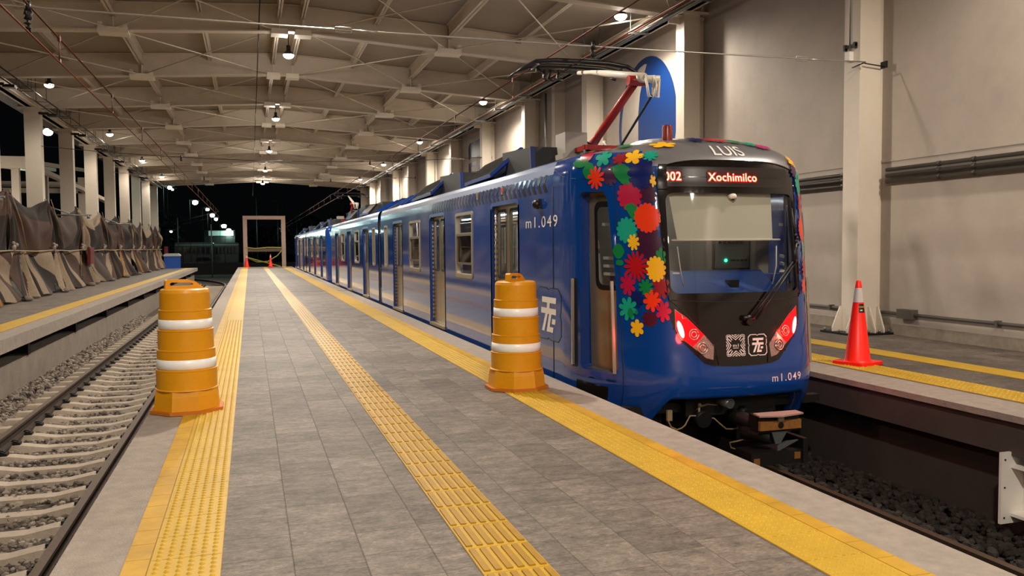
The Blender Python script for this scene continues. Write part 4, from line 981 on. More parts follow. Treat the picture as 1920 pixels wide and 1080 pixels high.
# the far side of the nose carries the same band of flowers, placed from the brow down
for n_, s_, z_, rx, rz, k in [('yellow', .83, 2.22, .08, .07, 8), ('purple', .80, 2.13, .07, .07, 9), ('teal', .90, 2.02, .10, .12, 13), ('crimson', .95, 1.80, .12, .14, 8), ('orange', .90, 1.55, .11, .13, 17), ('green', 1.0, 1.35, .10, .10, 8), ('red', .92, 1.15, .11, .13, 14), ('orange', .84, .98, .06, .08, 8), ('yellow', 1.0, .85, .08, .09, 6), ('navy', 1.1, 1.6, .10, .14, 13)]:
    FL.append((n_, s_, z_, rx, rz, k))
for i, (n_, s_, z_, rx, rz, k) in enumerate(FL):
    m = MB(); p = flower(s_, z_, rx, rz, k, .3*i)
    if n_ == 'green' and k == 1: 
        ca, sa = math.cos(.9+i), math.sin(.9+i); p = [(s_+(a-s_)*ca-(b-z_)*sa*rx/rz*.6, z_+((a-s_)*sa*rz/rx*.6+(b-z_)*ca)) for a, b in p] if z_ < 1.5 else p
    p = [(a, min(b, 2.515)) for a, b in p]
    decal(m, p, CS((.0035 if z_ < 1.95 else .0075)+.00025*i), 0, h=.04 if z_ < 1.95 else .022)
    nm = 'leaf_decal' if n_ == 'green' and k <= 2 else 'flower_decal'
    o = m.build(nm, mat('decal_'+n_, FCOL[n_], 0.3, coat=0.3), cs, recalc=False)
    o['label'] = {'crimson': 'crimson', 'red': 'deep red', 'red2': 'dark red', 'crimson2': 'dark red', 'orange': 'orange red', 'yellow': 'yellow', 'green': 'green', 'teal': 'teal', 'navy': 'navy blue', 'plum': 'plum purple', 'purple': 'purple', 'maroon': 'maroon', 'pink': 'pink'}[n_] + (' leaf' if 'leaf' in nm else ' flower')
# beacon on the roof
m = MB(); m.lathe([(.001, .18), (.045, .18), (.05, .17), (.052, .0), (.052, -.03)], (4.02, 7.55, 2.42), 16); m.build('roof_beacon', mat('beacon_red', '#7a1204', 0.3), cs)
# underframe and coupler
m = MB(); m.box(CX-1.15, CX+1.15, 7.5, 9.6, -.32, -.05); m.box(CX-1.0, CX+1.0, 7.9, 9.0, -1.0, -.3); m.box(CX-.5, CX+.5, 7.05, 7.6, -.25, -.08); m.box(CX-1.1, CX+1.1, 7.15, 7.25, -.22, -.14)
for dx in (-.7, -.45, .35, .8): m.box(CX+dx-.1, CX+dx+.1, 7.35, 7.9, -.62, -.2)
for dx in (-.75, .75): m.tube([(CX+dx, 8.4, -.60), (CX+dx+.12*(1 if dx > 0 else -1), 8.4, -.60)], .33, 24)
m.build('underframe', M_DKMET, tr)
m = MB(); m.tube([(CX, 7.6, -.25), (CX, 6.45, -.27)], .07, 12, 0); m.box(CX-.20, CX+.22, 6.30, 6.42, -.27, -.12, 0); m.box(CX-.1, CX+.15, 6.4, 6.6, -.27, -.15, 0); m.box(CX-.20, CX+.225, 6.27, 6.31, -.245, -.165, 1)
m.prism([(-.22, 6.25), (-.02, 6.20), (.24, 6.26), (.24, 6.38), (-.2, 6.38)], lambda u, v, d: (CX+u, v, -.118+d), .014, 2); m.tube([(CX+.01, 6.262, -.205), (CX+.01, 6.285, -.205)], .028, 10, 0); m.box(CX-.02, CX+.04, 6.262, 6.28, -.17, -.125, 3)
m.tube([(CX-.16, 6.6, -.33), (CX-.02, 6.35, -.33)], .06, 10, 0); m.prism([(0, -.45), (.22, -.36), (.10, -.36), (.0, -.39)], lambda u, v, d: (CX+u, 6.3+d, v), .02, 4); m.prism([(-.06, -.27), (.1, -.27), (.03, -.38), (-.02, -.38)], lambda u, v, d: (CX+u, 6.3+d, v), .02, 4)
for dx in (-.35, .12): m.tube([(CX+dx, 7.1, -.25), (CX+dx, 6.95, -.27)], .08, 12, 0)
m.tube([(CX-.15, 7.15, -.1), (CX-.1, 6.9, -.12)], .05, 10, 4)
cp = m.build('coupler', [M_DKMET, mat('coupler_orange', '#8a5a24', 0.6, noise=.3, nscale=30), mat('coupler_plate', '#a58c82', 0.5), M_FRAME, M_GALV], tr)
m = MB(); m.box(CX-.28, CX+.24, 6.28, 6.36, -.56, -.44, 0); m.box(CX-.24, CX+.27, 6.36, 6.6, -.50, -.46, 0); m.box(CX+.24, CX+.29, 6.26, 6.7, -.56, -.34, 0); m.box(CX-.26, CX-.2, 6.27, 6.28, -.55, -.49, 1); m.box(CX+.16, CX+.22, 6.27, 6.28, -.52, -.46, 1); m.build('obstacle_bar', [M_DKMET, mat('tag_orange', '#7c5020', 0.6)], tr)
m = MB(); C_ = [(3.76, -.19), (3.734, -.245), (3.77, -.32), (3.835, -.353), (3.885, -.34), (3.92, -.316), (3.973, -.228), (4.07, -.235), (4.233, -.271), (4.30, -.33), (4.366, -.383), (4.43, -.39), (4.499, -.383)]
m.tube([(x, 7.0, z) for x, z in C_], .008, 6); m.tube([(4.595, 6.9, -.46), (4.46, 6.95, -.5), (4.41, 7.0, -.52), (4.42, 7.0, -.57), (4.478, 7.0, -.593)], .008, 6); m.tube([(4.06, 7.05, -.2), (4.10, 7.05, -.16), (4.19, 7.05, -.14), (4.3, 7.05, -.155)], .008, 6)
m.box(3.73, 3.78, 6.99, 7.02, -.26, -.16); m.tube([(4.07, 7.0, -.235), (4.07, 7.0, -.13)], .012, 6); m.ball((4.07, 6.99, -.13), .02, 6); m.build('brake_cable', mat('cable_beige', '#8b7a5c', 0.6), tr)

# ------------------------------------------------------------------ second train behind
t2 = thing('tram_train', 'second blue train coupled behind the flowered one at the far end of the platform', 'train', (CX, 49.7, -0.94))
DY = 28.65
def shift_build(mbx, name, mats, parent, dy=DY):
    mbx.v = [(x, y+dy, z) for x, y, z in mbx.v]; return mbx.build(name, mats, parent)
shift_build(cab_skin(False), 'cab_shell', [M_BLUE, M_GREYR], t2)
mr = cab_skin(False); mr.v = [(x, 2*YM-y, z) for x, y, z in mr.v]; shift_build(mr, 'rear_cab_shell', [M_BLUE, M_GREYR], t2)
YM_ = YM
half_car(t2, 8.45+DY, 20.8+DY, [d+DY for d in DOORS], [(w_+DY, h) for w_, h in WINS], False)
half_car(t2, 21.3+DY, 2*YM-8.45+DY, [2*YM-d+DY for d in DOORS], [(2*YM-w_+DY, h) for w_, h in WINS], False)
m = MB(); m.box(CX-1.15, CX+1.15, 20.8+DY, 21.3+DY, -.35, 2.25); m.build('bellows', MATS['bellows_dark'], t2)
YM = YM + 0
for a_, b_ in ((9.75, 13.05), (13.9, 17.6), (22.6, 26.0), (28.5, 31.5)): roof_unit(t2, a_+DY, b_+DY)
low_rack(t2, 18.4+DY, 20.0+DY); pantograph(t2, yf=lambda y: y+DY)

# ================================================================== THINGS ON THE PLATFORMS
# traffic drums
def drum(loc, label, rot, tilt=0):
    t = thing('traffic_drum', label, 'traffic drum', loc)
    prof = [(.272, .0), (.268, .03), (.262, .05), (.252, .20), (.259, .205), (.258, .37), (.249, .375), (.247, .54), (.238, .545), (.237, .71), (.227, .715), (.225, .88), (.214, .885), (.212, 1.035), (.200, 1.055), (.17, 1.06), (.001, 1.06)]
    # sections step inward going up; a rounded rim marks each step
    P = [(.262, .04), (.262, .192), (.258, .199), (.2495, .203), (.249, .352), (.2515, .356), (.2515, .364), (.240, .369), (.2385, .522), (.2412, .526), (.2412, .534), (.229, .539), (.2275, .692), (.2302, .696), (.2302, .704), (.218, .709), (.2165, .862), (.2192, .866), (.2192, .874), (.206, .879), (.205, 1.02), (.196, 1.045), (.178, 1.055), (.001, 1.055)]
    Q = []
    for i, (r, z) in enumerate(P): Q.append((r, z))
    m = MB(); m.lathe(Q[1:], loc, 40, 0); 
    n = 8; o = []
    for zz, rr in ((0.195, .262), (.15, .272), (.03, .285)):
        o.append([(loc[0]+rr*math.cos(2*PI*(k+.5)/n), loc[1]+rr*math.sin(2*PI*(k+.5)/n), zz) for k in range(n)])
    for a, b in zip(o, o[1:]):
        for k in range(n): m.add([a[k], a[(k+1)%n], b[(k+1)%n], b[k]], [(0,1,2,3)])
    m.add(o[0], [tuple(range(n))]); m.build('body', M_ORANGE, t, recalc=False)
    m = MB(); a = [(loc[0]+.318*math.cos(2*PI*(k+.5)/n), loc[1]+.318*math.sin(2*PI*(k+.5)/n)) for k in range(n)]
    m.prism(a, lambda u, v, d: (u, v, .004+d), .028); m.build('base_rim', mat('base_rim_orange', '#c06f14', .6), t)
    for z0, z1, r in ((.374, .455, .2425), (.714, .795, .2205)):
        m = MB(); m.lathe([(r-.004, z0), (r+.001, z0+.002), (r, z1-.002), (r-.004, z1)], loc, 40, 0); m.build('reflective_band', M_REFL, t)
    # handle plate with slot
    c, s_ = math.cos(rot), math.sin(rot)
    F = lambda u, v, d: (loc[0] + u*c - (d-.025)*s_, loc[1] + u*s_ + (d-.025)*c, loc[2] + v)
    outer = [(-.165, 1.05), (-.16, 1.12), (-.145, 1.135), (.03, 1.13), (.09, 1.11), (.165, 1.05)]
    slot = [(-.105 + .02*math.cos(a_), 1.093 + .016*math.sin(a_)) for a_ in [PI/2+PI*i/6 for i in range(7)]] + [(.045 + .022*math.cos(a_), 1.09 + .013*math.sin(a_)) for a_ in [-PI/2+PI*i/6 for i in range(7)]]
    m = MB()
    for d in (0, .05): decal(m, outer[::-1], lambda u, v, d=d: F(u, v, d), 0, holes=[slot], h=.05, smooth=False)
    for lp in (outer, slot):
        for p, q in zip(lp, lp[1:]+lp[:1]): m.add([F(*p, 0), F(*q, 0), F(*q, .05), F(*p, .05)], [(0,1,2,3)])
    m.build('handle', M_ORANGE, t)
    return t
drum((-.545, 7.72, .006), 'orange traffic drum with two white bands standing at the left edge of the centre platform', .30)
drum((2.492, 7.80, .006), 'orange traffic drum with two white bands standing beside the train door', .75)
def cone(loc, label, H=.97, w=.42, rot=0.3, labelbox=True, taper=1.0):
    t = thing('traffic_cone', label, 'traffic cone', loc, None); m = MB(); c, s_ = math.cos(rot), math.sin(rot)
    a = [(loc[0]+x*c-y*s_, loc[1]+x*s_+y*c) for x, y in rrect(-w/2, w/2, -w/2, w/2, .05, 3)]
    m.prism(a, lambda u, v, d: (u, v, loc[2]+d), .035); m.build('base', M_CONE, t)
    r0, r1 = w*.355, w*.065; rz = lambda z: r0 + (r1-r0)*(z/H)
    m = MB(); m.lathe([(r0+.01, .035), (rz(.05), .05), (rz(H*.74), H*.74)], loc, 32); m.lathe([(rz(H*.91), H*.91), (rz(H-.01), H-.01), (r1-.008, H), (.001, H)], loc, 32); m.build('cone_body', M_CONE, t)
    m = MB(); m.lathe([(rz(H*.74), H*.74), (rz(H*.91)+.001, H*.91)], loc, 32); m.build('reflective_collar', mat('collar_grey', '#c9c2c2', .35), t)
    if labelbox:
        m = MB()
        for z0, z1, mi in ((.60, .655, 0), (.655, .675, 1), (.675, .70, 0)):
            vs = []
            for z in (z0, z1):
                for k in range(7):
                    an = -PI/2 - .75 + 1.0*k/6 + .15; r = rz(z)+.002; vs.append((loc[0]+r*math.cos(an), loc[1]+r*math.sin(an), loc[2]+z))
            m.add(vs, [(k, k+1, k+8, k+7) for k in range(6)], mi)
        for k in range(3):
            an = -PI/2 -.35+.1*k; r = rz(.625)+.004; m.ball((loc[0]+r*math.cos(an), loc[1]+r*math.sin(an), loc[2]+.625), .009, 4, 2)
        m.build('sticker', [M_BLACK, mat('sticker_gold', '#8a7a20', .5), M_WHITE], t, recalc=False)
    return t
cone((6.72, 7.98, .006), 'large red traffic cone with grey collar on the right platform by the column')
cone((-.22, 65.3, .006), 'left of the two small red cones at the far end of the centre platform', H=.95, w=.42, labelbox=False)
cone((1.47, 64.7, .006), 'right of the two small red cones at the far end of the centre platform', H=.95, w=.42, labelbox=False)

# ------------------------------------------------------------------ pendant lamps
def lamp(x, y, label, group, e=1.0, z=6.52):
    t = thing('high_bay_lamp', label, 'ceiling lamp', (x, y, z), group)
    m = MB(); m.lathe([(.001, .24), (.05, .24), (.055, .22), (.055, .10), (.09, .07), (.145, .0), (.14, -.005)], (x, y, z), 20); m.tube([(x, y, z+.24), (x, y, zr(x)+RD+.005)], .012, 6)
    m.build('housing', M_DKMET, t)
    m = MB(); m.lathe([(.138, .004), (.14, -.03), (.11, -.075), (.06, -.10), (.001, -.105)], (x, y, z), 20); m.build('glowing_diffuser', M_LAMP, t)
    ld = bpy.data.lights.new('high_bay_light', 'SPOT'); ld.energy = LAMP_E*e; ld.color = LAMP_COL; ld.shadow_soft_size = .14; ld.spot_size = math.radians(174); ld.spot_blend = .5
    lo = bpy.data.objects.new('high_bay_light', ld); COL.objects.link(lo); lo.location = (0, 0, -.27); lo.parent = t
    ld = bpy.data.lights.new('high_bay_spill', 'POINT'); ld.energy = LAMP_E*e*.045; ld.color = LAMP_COL; ld.shadow_soft_size = .14
    lo = bpy.data.objects.new('high_bay_spill', ld); COL.objects.link(lo); lo.location = (0, 0, -.30); lo.parent = t
    return t
mid = [-11.2, .2, 11.6, 23.05, 34.4, 45.8, 57.3, 68.8]; rr_ = [-5.6, 5.8, 17.2, 28.65, 40.2, 51.6, 63.0]; ll_ = [-5.0, 6.3, 17.7, 29.1, 40.8, 52.4, 63.8]
nn = 0
for y in mid:
    vis = y > 20; lamp(1.1, y, ('glowing lamp of the middle row under the ridge, %s from the camera' % ORD[nn]) if vis else 'lamp of the middle row above or behind the camera', 'middle row of lamps', 1.25 if y > 12 else 1.05)
    nn += vis
nn = 0
for y in rr_:
    vis = y > 15; lamp(8.0, y, ('glowing lamp of the row along the right wall, %s from the camera' % ORD[nn]) if vis else 'lamp of the right row beside or behind the camera', 'right row of lamps', .62 if y > 12 else .6)
    nn += vis
nn = 0
for y in ll_:
    vis = y > 20; lamp(-5.8, y, ('glowing lamp of the row along the open left side, %s from the camera' % ORD[nn]) if vis else 'lamp of the left row beside or behind the camera', 'left row of lamps', .22)
    nn += vis

# ------------------------------------------------------------------ conduits and trays
def pipe_run(pts, r, mt, name, label, cat, group=None, n=8):
    m = MB(); m.tube(pts, r, n); return tag(m.build(name, mt, origin=pts[0]), label, cat, group)
M_CABR = mat('cable_brown', '#5e2a18', .6)
for k, (x, z, r, mt, l) in enumerate([(8.30, 6.22, .028, M_GALV, 'outermost galvanised conduit'), (8.42, 6.24, .022, M_CABR, 'brown cable'), (8.50, 6.20, .028, M_GALV, 'galvanised conduit'), (8.60, 6.22, .035, M_GALV, 'thick galvanised conduit')]):
    pipe_run([(x, -10, z), (x, 69.5, z)], r, mt, 'conduit', l+' running under the right eaves', 'conduit')
for i, y in enumerate(YB):
    if y < 10 or y > 66: continue
    m = MB()
    for dy in (1.2, 3.9):
        m.box(8.2, 8.7, y+dy, y+dy+.05, 6.13, 6.17)
        for dx in (8.24, 8.66): m.tube([(dx, y+dy+.02, 6.15), (dx, y+dy+.02, zr(dx)+RD)], .009, 5)
    tag(m.build('conduit_hanger', M_GALV, origin=(8.4, y+1.2, 6.13)), 'pair of hangers carrying the right conduits in the %s bay' % ORD[i-4], 'hanger', 'hangers of the right conduits')
for k, (x, z, l) in enumerate([(-6.35, 6.10, 'thin conduit nearest the left columns'), (-6.05, 6.15, 'thin conduit inside the left eaves')]):
    pipe_run([(x, 8, z), (x, 69.5, z)], .02, M_DKMET, 'conduit', l+' running along the hall', 'conduit')
for i, y in enumerate(YB):
    if y < 18 or y > 66: continue
    m = MB()
    for dy in (0.9, 1.3, 3.2):
        m.tube([(-6.05, y+dy, 6.15), (-6.05, y+dy, zr(-6.05)+RD)], .009, 5); m.tube([(-6.35, y+dy, 6.1), (-6.35, y+dy, zr(-6.35)+RD)], .009, 5); m.tube([(-6.38, y+dy, 6.1), (-6.0, y+dy, 6.1)], .009, 5)
    tag(m.build('conduit_hanger', M_DKMET, origin=(-6.2, y+.9, 6.1)), 'thin hangers carrying the left conduits, %s group from the camera' % ORD[i-6], 'hanger', 'hangers of the left conduits')
# three wall pipes and a low one
for z, l in ((2.53, 'highest'), (2.44, 'middle'), (2.35, 'lowest')):
    m = MB(); m.tube([(WX-.07, -10, z), (WX-.07, 10.55, z)], .030, 8); m.tube([(WX-.07, 10.95, z), (WX-.07, 15.9, z)], .030, 8)
    for y in (5, 8.9, 9.5, 11.5): m.tube([(WX-.07, y, z), (WX-.07, y+.06, z)], .038, 8)
    tag(m.build('wall_pipe', mat('pipe_dark_galv', '#4f4c46', .45, .6), origin=(WX-.07, -10, z)), 'dark grey pipe running along the right wall at window height, %s of three' % l, 'pipe')
m = MB(); m.tube([(WX-.05, -10, .33), (WX-.05, 12.9, .33)], .026, 8); m.box(WX-.12, WX, 9.95, 10.25, .27, .41)
for y in (7.2, 8.5, 11.8): m.box(WX-.09, WX, y, y+.04, .29, .37)
tag(m.build('wall_pipe', mat('pipe_low', '#6c6862', .45, .6), origin=(WX-.05, -10, .33)), 'thin grey pipe with a junction box low on the right wall', 'pipe')
m = MB(); m.tube([(8.87, 10.79, 6.3), (8.87, 10.79, 4.34)], .012, 6); m.box(8.82, 8.899, 10.74, 10.84, 4.20, 4.34, 1); m.box(8.86, 8.899, 10.66, 10.92, 4.41, 4.45, 2)
m.box(8.85, 8.899, 10.66, 10.70, 4.38, 4.47, 2); m.box(8.85, 8.899, 10.88, 10.92, 4.38, 4.47, 2)
tag(m.build('wall_junction_box', [M_GALV, M_WHITE, M_BLACK], origin=(8.9, 10.75, 4.3)), 'small white box hanging from a conduit on the nearest wall column', 'junction box')
m = MB(); m.tube([(9.0, 24.9, 6.2), (9.0, 24.9, 2.7)], .035, 8); m.ball((8.98, 24.9, 2.75), .07, 6)
tag(m.build('down_pipe', M_GALV, origin=(9.0, 24.9, 2.7)), 'galvanised down pipe on the right wall behind the pantograph', 'pipe')

# ------------------------------------------------------------------ painted emblems on the wall
M_BPAINT = mat('wall_blue_paint', '#04306c', .45)
xw = WX - .006
def wmap(y, z): return (xw, y, z)
YC, ZC, R1 = 18.85, 4.42, 1.62
outer = [(YC + 1.57*math.cos(2*PI*k/48), ZC + R1*math.sin(2*PI*k/48)) for k in range(48)]
gapp = []
for k in range(19): # thin ring on the far side, white crescent inside
    t = math.radians(93 + 174*k/18 - 90 + 0); 
    gapp.append((YC + .0 + 1.42*math.cos(math.radians(88 - 176*k/18)), ZC + 1.47*math.sin(math.radians(88 - 176*k/18))))
inner = [(YC + .05, ZC - 1.46), (YC + .35, ZC - .9), (YC + .42, ZC - .3), (YC + .42, ZC + .3), (YC + .33, ZC + .75), (YC + .15, ZC + 1.15), (YC - .05, ZC + 1.44)]
m = MB(); decal(m, outer, wmap, 0, holes=[gapp + inner], h=.25, smooth=False)
tag(m.build('wall_emblem', M_BPAINT, origin=(xw, YC, ZC), recalc=False), 'large blue disc emblem with a white crescent painted on the right wall above the train', 'wall emblem')
m = MB()
for poly in ([(36.35, 5.82), (36.1, 5.98), (35.5, 5.98), (35.35, 5.85), (35.2, 5.98), (34.3, 6.0), (34.3, 5.28), (36.35, 5.28)], [(36.35, 5.1), (35.0, 5.1), (35.0, 4.92), (35.9, 4.92), (35.9, 4.72), (35.2, 4.72), (35.2, 4.55), (35.9, 4.55), (35.9, 4.2), (36.35, 4.0)], [(34.8, 4.95), (34.3, 5.0), (34.3, 4.7), (34.8, 4.7)], [(35.6, 4.4), (35.3, 4.4), (35.15, 4.1), (34.3, 4.05), (34.3, 3.9), (35.6, 3.9)]):
    decal(m, poly, wmap, 0, h=.3, smooth=False)
tag(m.build('wall_emblem', mat('wall_navy_paint', '#0b1d44', .5), origin=(xw, 35, 5), recalc=False), 'dark blue lettered emblem painted on the right wall farther down the hall', 'wall emblem')

# ------------------------------------------------------------------ overhead line
M_WIRE = mat('wire_brown', '#4a1e14', .5, .4); M_WIREL = mat('wire_bright', '#b8b4ac', .35, .7); M_WIRED = mat('wire_dark', '#201a16', .5, .3)
def wire(name, pts, r, mt, label, cat='wire', sag=0):
    if sag:
        a, b = Vector(pts[0]), Vector(pts[1]); pts = [a.lerp(b, k/16) - Vector((0, 0, sag*4*(k/16)*(1-k/16))) for k in range(17)]
    m = MB(); m.tube(pts, r, 5); return tag(m.build(name, mt, origin=pts[0]), label, cat)
wire('messenger_wire', [(-2.26, -12, 4.0), (-2.26, 70, 4.35), (-8, 105, 4.6)], .012, M_WIRE, 'reddish upper wire hanging above the left track')
wire('contact_wire', [(-2.26, -12, 3.72), (-2.26, 70, 3.98), (-8, 105, 4.2)], .011, mat('wire_copper', '#6b3a24', .5, .4), 'copper contact wire hanging above the left track')
wire('messenger_wire', [(CX, -12, 4.27), (CX, 70, 4.4), (CX, 110, 4.5)], .012, M_WIRE, 'reddish upper wire hanging above the train')
wire('contact_wire', [(CX, -12, 3.985), (CX, 11, 3.985), (CX, 70, 4.05), (CX, 110, 4.1)], .010, MATS['wire_copper'], 'copper contact wire touched by the pantograph of the train')
for x, l, st in ((-2.26, 'left track', 12.0), (CX, 'right track', 14.0)):
    k = 0; y = st
    while y < 66:
        zl = (3.72 + .26*(y+12)/82) if x < 0 else (3.985 + .065*max(0, (y-11)/59)); zu = (4.0 + .35*(y+12)/82) if x < 0 else (4.27 + .13*(y+12)/82)
        m = MB(); m.tube([(x, y, zl), (x, y, zu)], .009, 5); m.box(x-.015, x+.015, y-.03, y+.03, zu-.04, zu+.03); m.box(x-.012, x+.012, y-.03, y+.03, zl, zl+.04)
        tag(m.build('dropper', M_WIRE, origin=(x, y, zl)), 'short dropper hanging between the two wires above the %s' % l, 'dropper', 'droppers above the %s' % l)
        y += 4.3; k += 1
def span(y, z0, label, bright, zr_=4.08, n=1):
    t = thing('span_wire', label, 'span wire', (1.1, y, zr_))
    a = Vector((-6.72, y, z0)); b = Vector((8.88, y, z0)); pts = [a.lerp(b, k/24) - Vector((0, 0, (z0-zr_)*4*(k/24)*(1-k/24))) for k in range(25)]
    m = MB(); m.tube(pts, .011, 5); m.build('wire_strand', bright, t)
    def pt(x): 
        u = (x+6.72)/15.6; return a.lerp(b, u) - Vector((0, 0, (z0-zr_)*4*u*(1-u)))
    for x in (1.15, 7.75):
        p = pt(x); m = MB(); m.tube([p-Vector((.11, 0, 0)), p-Vector((.09, 0, -.03)), p+Vector((.09, 0, .03)), p+Vector((.11, 0, 0))], .008, 5); m.tube([p-Vector((.11, 0, 0)), p-Vector((.09, 0, .03)), p+Vector((.09, 0, -.03)), p+Vector((.11, 0, 0))], .008, 5)
        m.tube([p+Vector((.11, 0, 0)), p+Vector((.42, 0, -.0))], .014, 6); m.build('turnbuckle', M_WIREL, t)
    for x in (-2.26, CX):
        p = pt(x); m = MB(); m.tube([p+Vector((0, 0, .06)), p-Vector((0, 0, .05))], .03, 8); m.lathe([(.02, -.03), (.05, -.06), (.03, -.09), (.045, -.12), (.02, -.14)], p, 10); m.build('insulator', M_BLACK, t)
    m = MB(); p = b
    m.tube([p, p+Vector((0, -.0, .0)), (8.89, y+.05, z0+.04), (9.0, y+.05, z0+.03), (9.3, y+.05, z0+.02)], .010, 5); m.tube([p, (8.88, y+.3, z0-.02)], .010, 5); m.tube([(8.93, y+.08, z0), (9.3, y+.08, z0-.03)], .010, 5); m.box(9.28, 9.31, y+.03, y+.2, z0-.05, z0+.05); m.build('column_clamp', M_DKMET, t)
span(10.45, 4.12, 'bright span wire with turnbuckles crossing the top of the view', M_WIREL, 4.06)
span(32.1, 4.95, 'dark span wire tied between columns halfway down the hall', M_WIRED, 4.62)
span(48.1, 5.45, 'thin span wire tied between columns far down the hall', M_WIREL, 5.2)
# isolated insulator pair at the top left and a vertical cable in the middle
m = MB(); m.tube([(-2.3, 10.5, 4.06), (-2.26, 10.5, 3.8)], .014, 6)
for k in range(4): m.lathe([(.015, 0), (.045, -.015), (.015, -.03)], (-2.28, 10.5, 4.02-.05*k), 10)
tag(m.build('section_insulator', M_BLACK, origin=(-2.28, 10.5, 3.8)), 'black ribbed insulator on the left track wires at the top left corner', 'insulator')
wire('hanging_cable', [(.33, 13.0, 6.9), (.33, 70, 5.6)], .014, M_WIRED, 'dark cable running down the hall just left of the middle lamps')
for i, y in enumerate(YB):
    if y < 20 or y > 62: continue
    m = MB(); m.box(-6.75, -6.45, y+.0, y+.1, 6.02, 6.10); m.box(-6.5, -6.2, y+.02, y+.3, 5.98, 6.06)
    tag(m.build('side_floodlight', M_BLACK, origin=(-6.6, y, 6.0)), 'unlit black floodlight at the head of a left column, %s from the camera' % ORD[i-6], 'floodlight', 'unlit floodlights along the left eaves')

# ------------------------------------------------------------------ tarpaulins on the left platform
TM = [mat('tarp_brown', '#3d2517', .85, noise=.25, nscale=9), mat('tarp_beige', '#85745f', .85, noise=.2, nscale=9), mat('tarp_grey', '#40332a', .85, noise=.2, nscale=7), mat('tarp_mustard', '#8d6420', .8), mat('tarp_dark', '#1c110a', .9, noise=.2, nscale=10), mat('tarp_mauve', '#54423a', .85, noise=.2, nscale=6)]
posts = [14.9, 20.3, 25.6, 30.5, 35.4, 40.4, 45.2, 50.0, 54.8, 59.6, 63.0, 66.0]
XT = -6.25
def cloth(name, ya, yb, upper, seed, parent):
    R = random.Random(seed); ny, nz = (230, 120) if ya < 35 else (120, 60); m = MB(); L = yb-ya
    ph = [R.uniform(0, 6.28) for _ in range(8)]; fr = [R.uniform(6, 10), R.uniform(13, 20), R.uniform(4, 6)]; sag = R.uniform(.25, .5)
    kx = R.uniform(.15, .85)
    def P(u, v):
        y = ya + L*u
        if upper:
            top = 3.02 - sag*math.sin(PI*u)**1.0*(1-.3*math.sin(2*PI*u+ph[0])); bot = 1.32 + .10*math.sin(PI*u*2+ph[1]); z = bot + (top-bot)*v
            ang1 = math.atan2(3.05-z, u*L+.05); ang2 = math.atan2(3.05-z, (1-u)*L+.05)
            f = .12*math.sin(fr[0]*ang1*1.6+ph[2])*(1-u) + .12*math.sin(fr[0]*ang2*1.6+ph[3])*u + .05*math.sin(fr[1]*ang1*1.2+ph[4]) + .03*math.sin(23*u+2*v+ph[6]) + .035*math.sin(fr[2]*u*3+ph[5])
            f *= (.10 + .90*math.sin(PI*v)**.7)*.8
            x = XT + f + .22*math.sin(PI*v)*math.sin(PI*u)*.8
        else:
            top = 1.42 - .05*math.sin(PI*u); bot = .02 + .06*abs(math.sin(3*PI*u+ph[1])); z = bot + (top-bot)*v
            a = (u-kx)*L/(1.45-z+.28)
            aa = math.atan((u-kx)*L/(1.45-z+.32)); f = .11*math.sin(fr[0]*aa*1.1+ph[2]) + .045*math.sin(fr[1]*aa*.9+ph[4]) + .025*math.sin(13*u+ph[5])
            x = XT + f*(.4+.6*(1-v)) + .30*(1-v)**1.5
        return Vector((x, y, z))
    def colr(u, v):
        y = u*L; z = P(u, v).z
        if upper:
            a = math.atan2(3.05-z, y+.05)*1.3 + .9*u + .3*math.sin(3*u+ph[6]) + seed*.7
        else:
            a = math.atan((u-kx)*L/(1.45-z+.32))*2.3 + seed*.9 + 5
        q = (a*1.0+.05*math.sin(9*v+ph[7])) % 6.0
        tab = [0, 4, 0, 2, 4, 0, 5, 0, 4, 1, 0, 4] if upper else [1, 0, 4, 1, 2, 4, 1, 3, 0, 4, 1, 0]
        if upper and v > .9 - .25*math.sin(PI*u) and seed % 4 == 1: return 1
        if upper and u < .05: return 5
        return tab[int(q*2) % 12]
    vs = [P(i/ny, j/nz) for i in range(ny+1) for j in range(nz+1)]
    m.v = [tuple(p) for p in vs]
    for i in range(ny):
        for j in range(nz):
            a = i*(nz+1)+j; m.f.append((a, a+nz+1, a+nz+2, a+1)); m.m.append(colr((i+.5)/ny, (j+.5)/nz)); m.sm.append(True)
    o = m.build(name, TM, parent, recalc=False)
    sol = o.modifiers.new('thickness', 'SOLIDIFY'); sol.thickness = .008
    return o
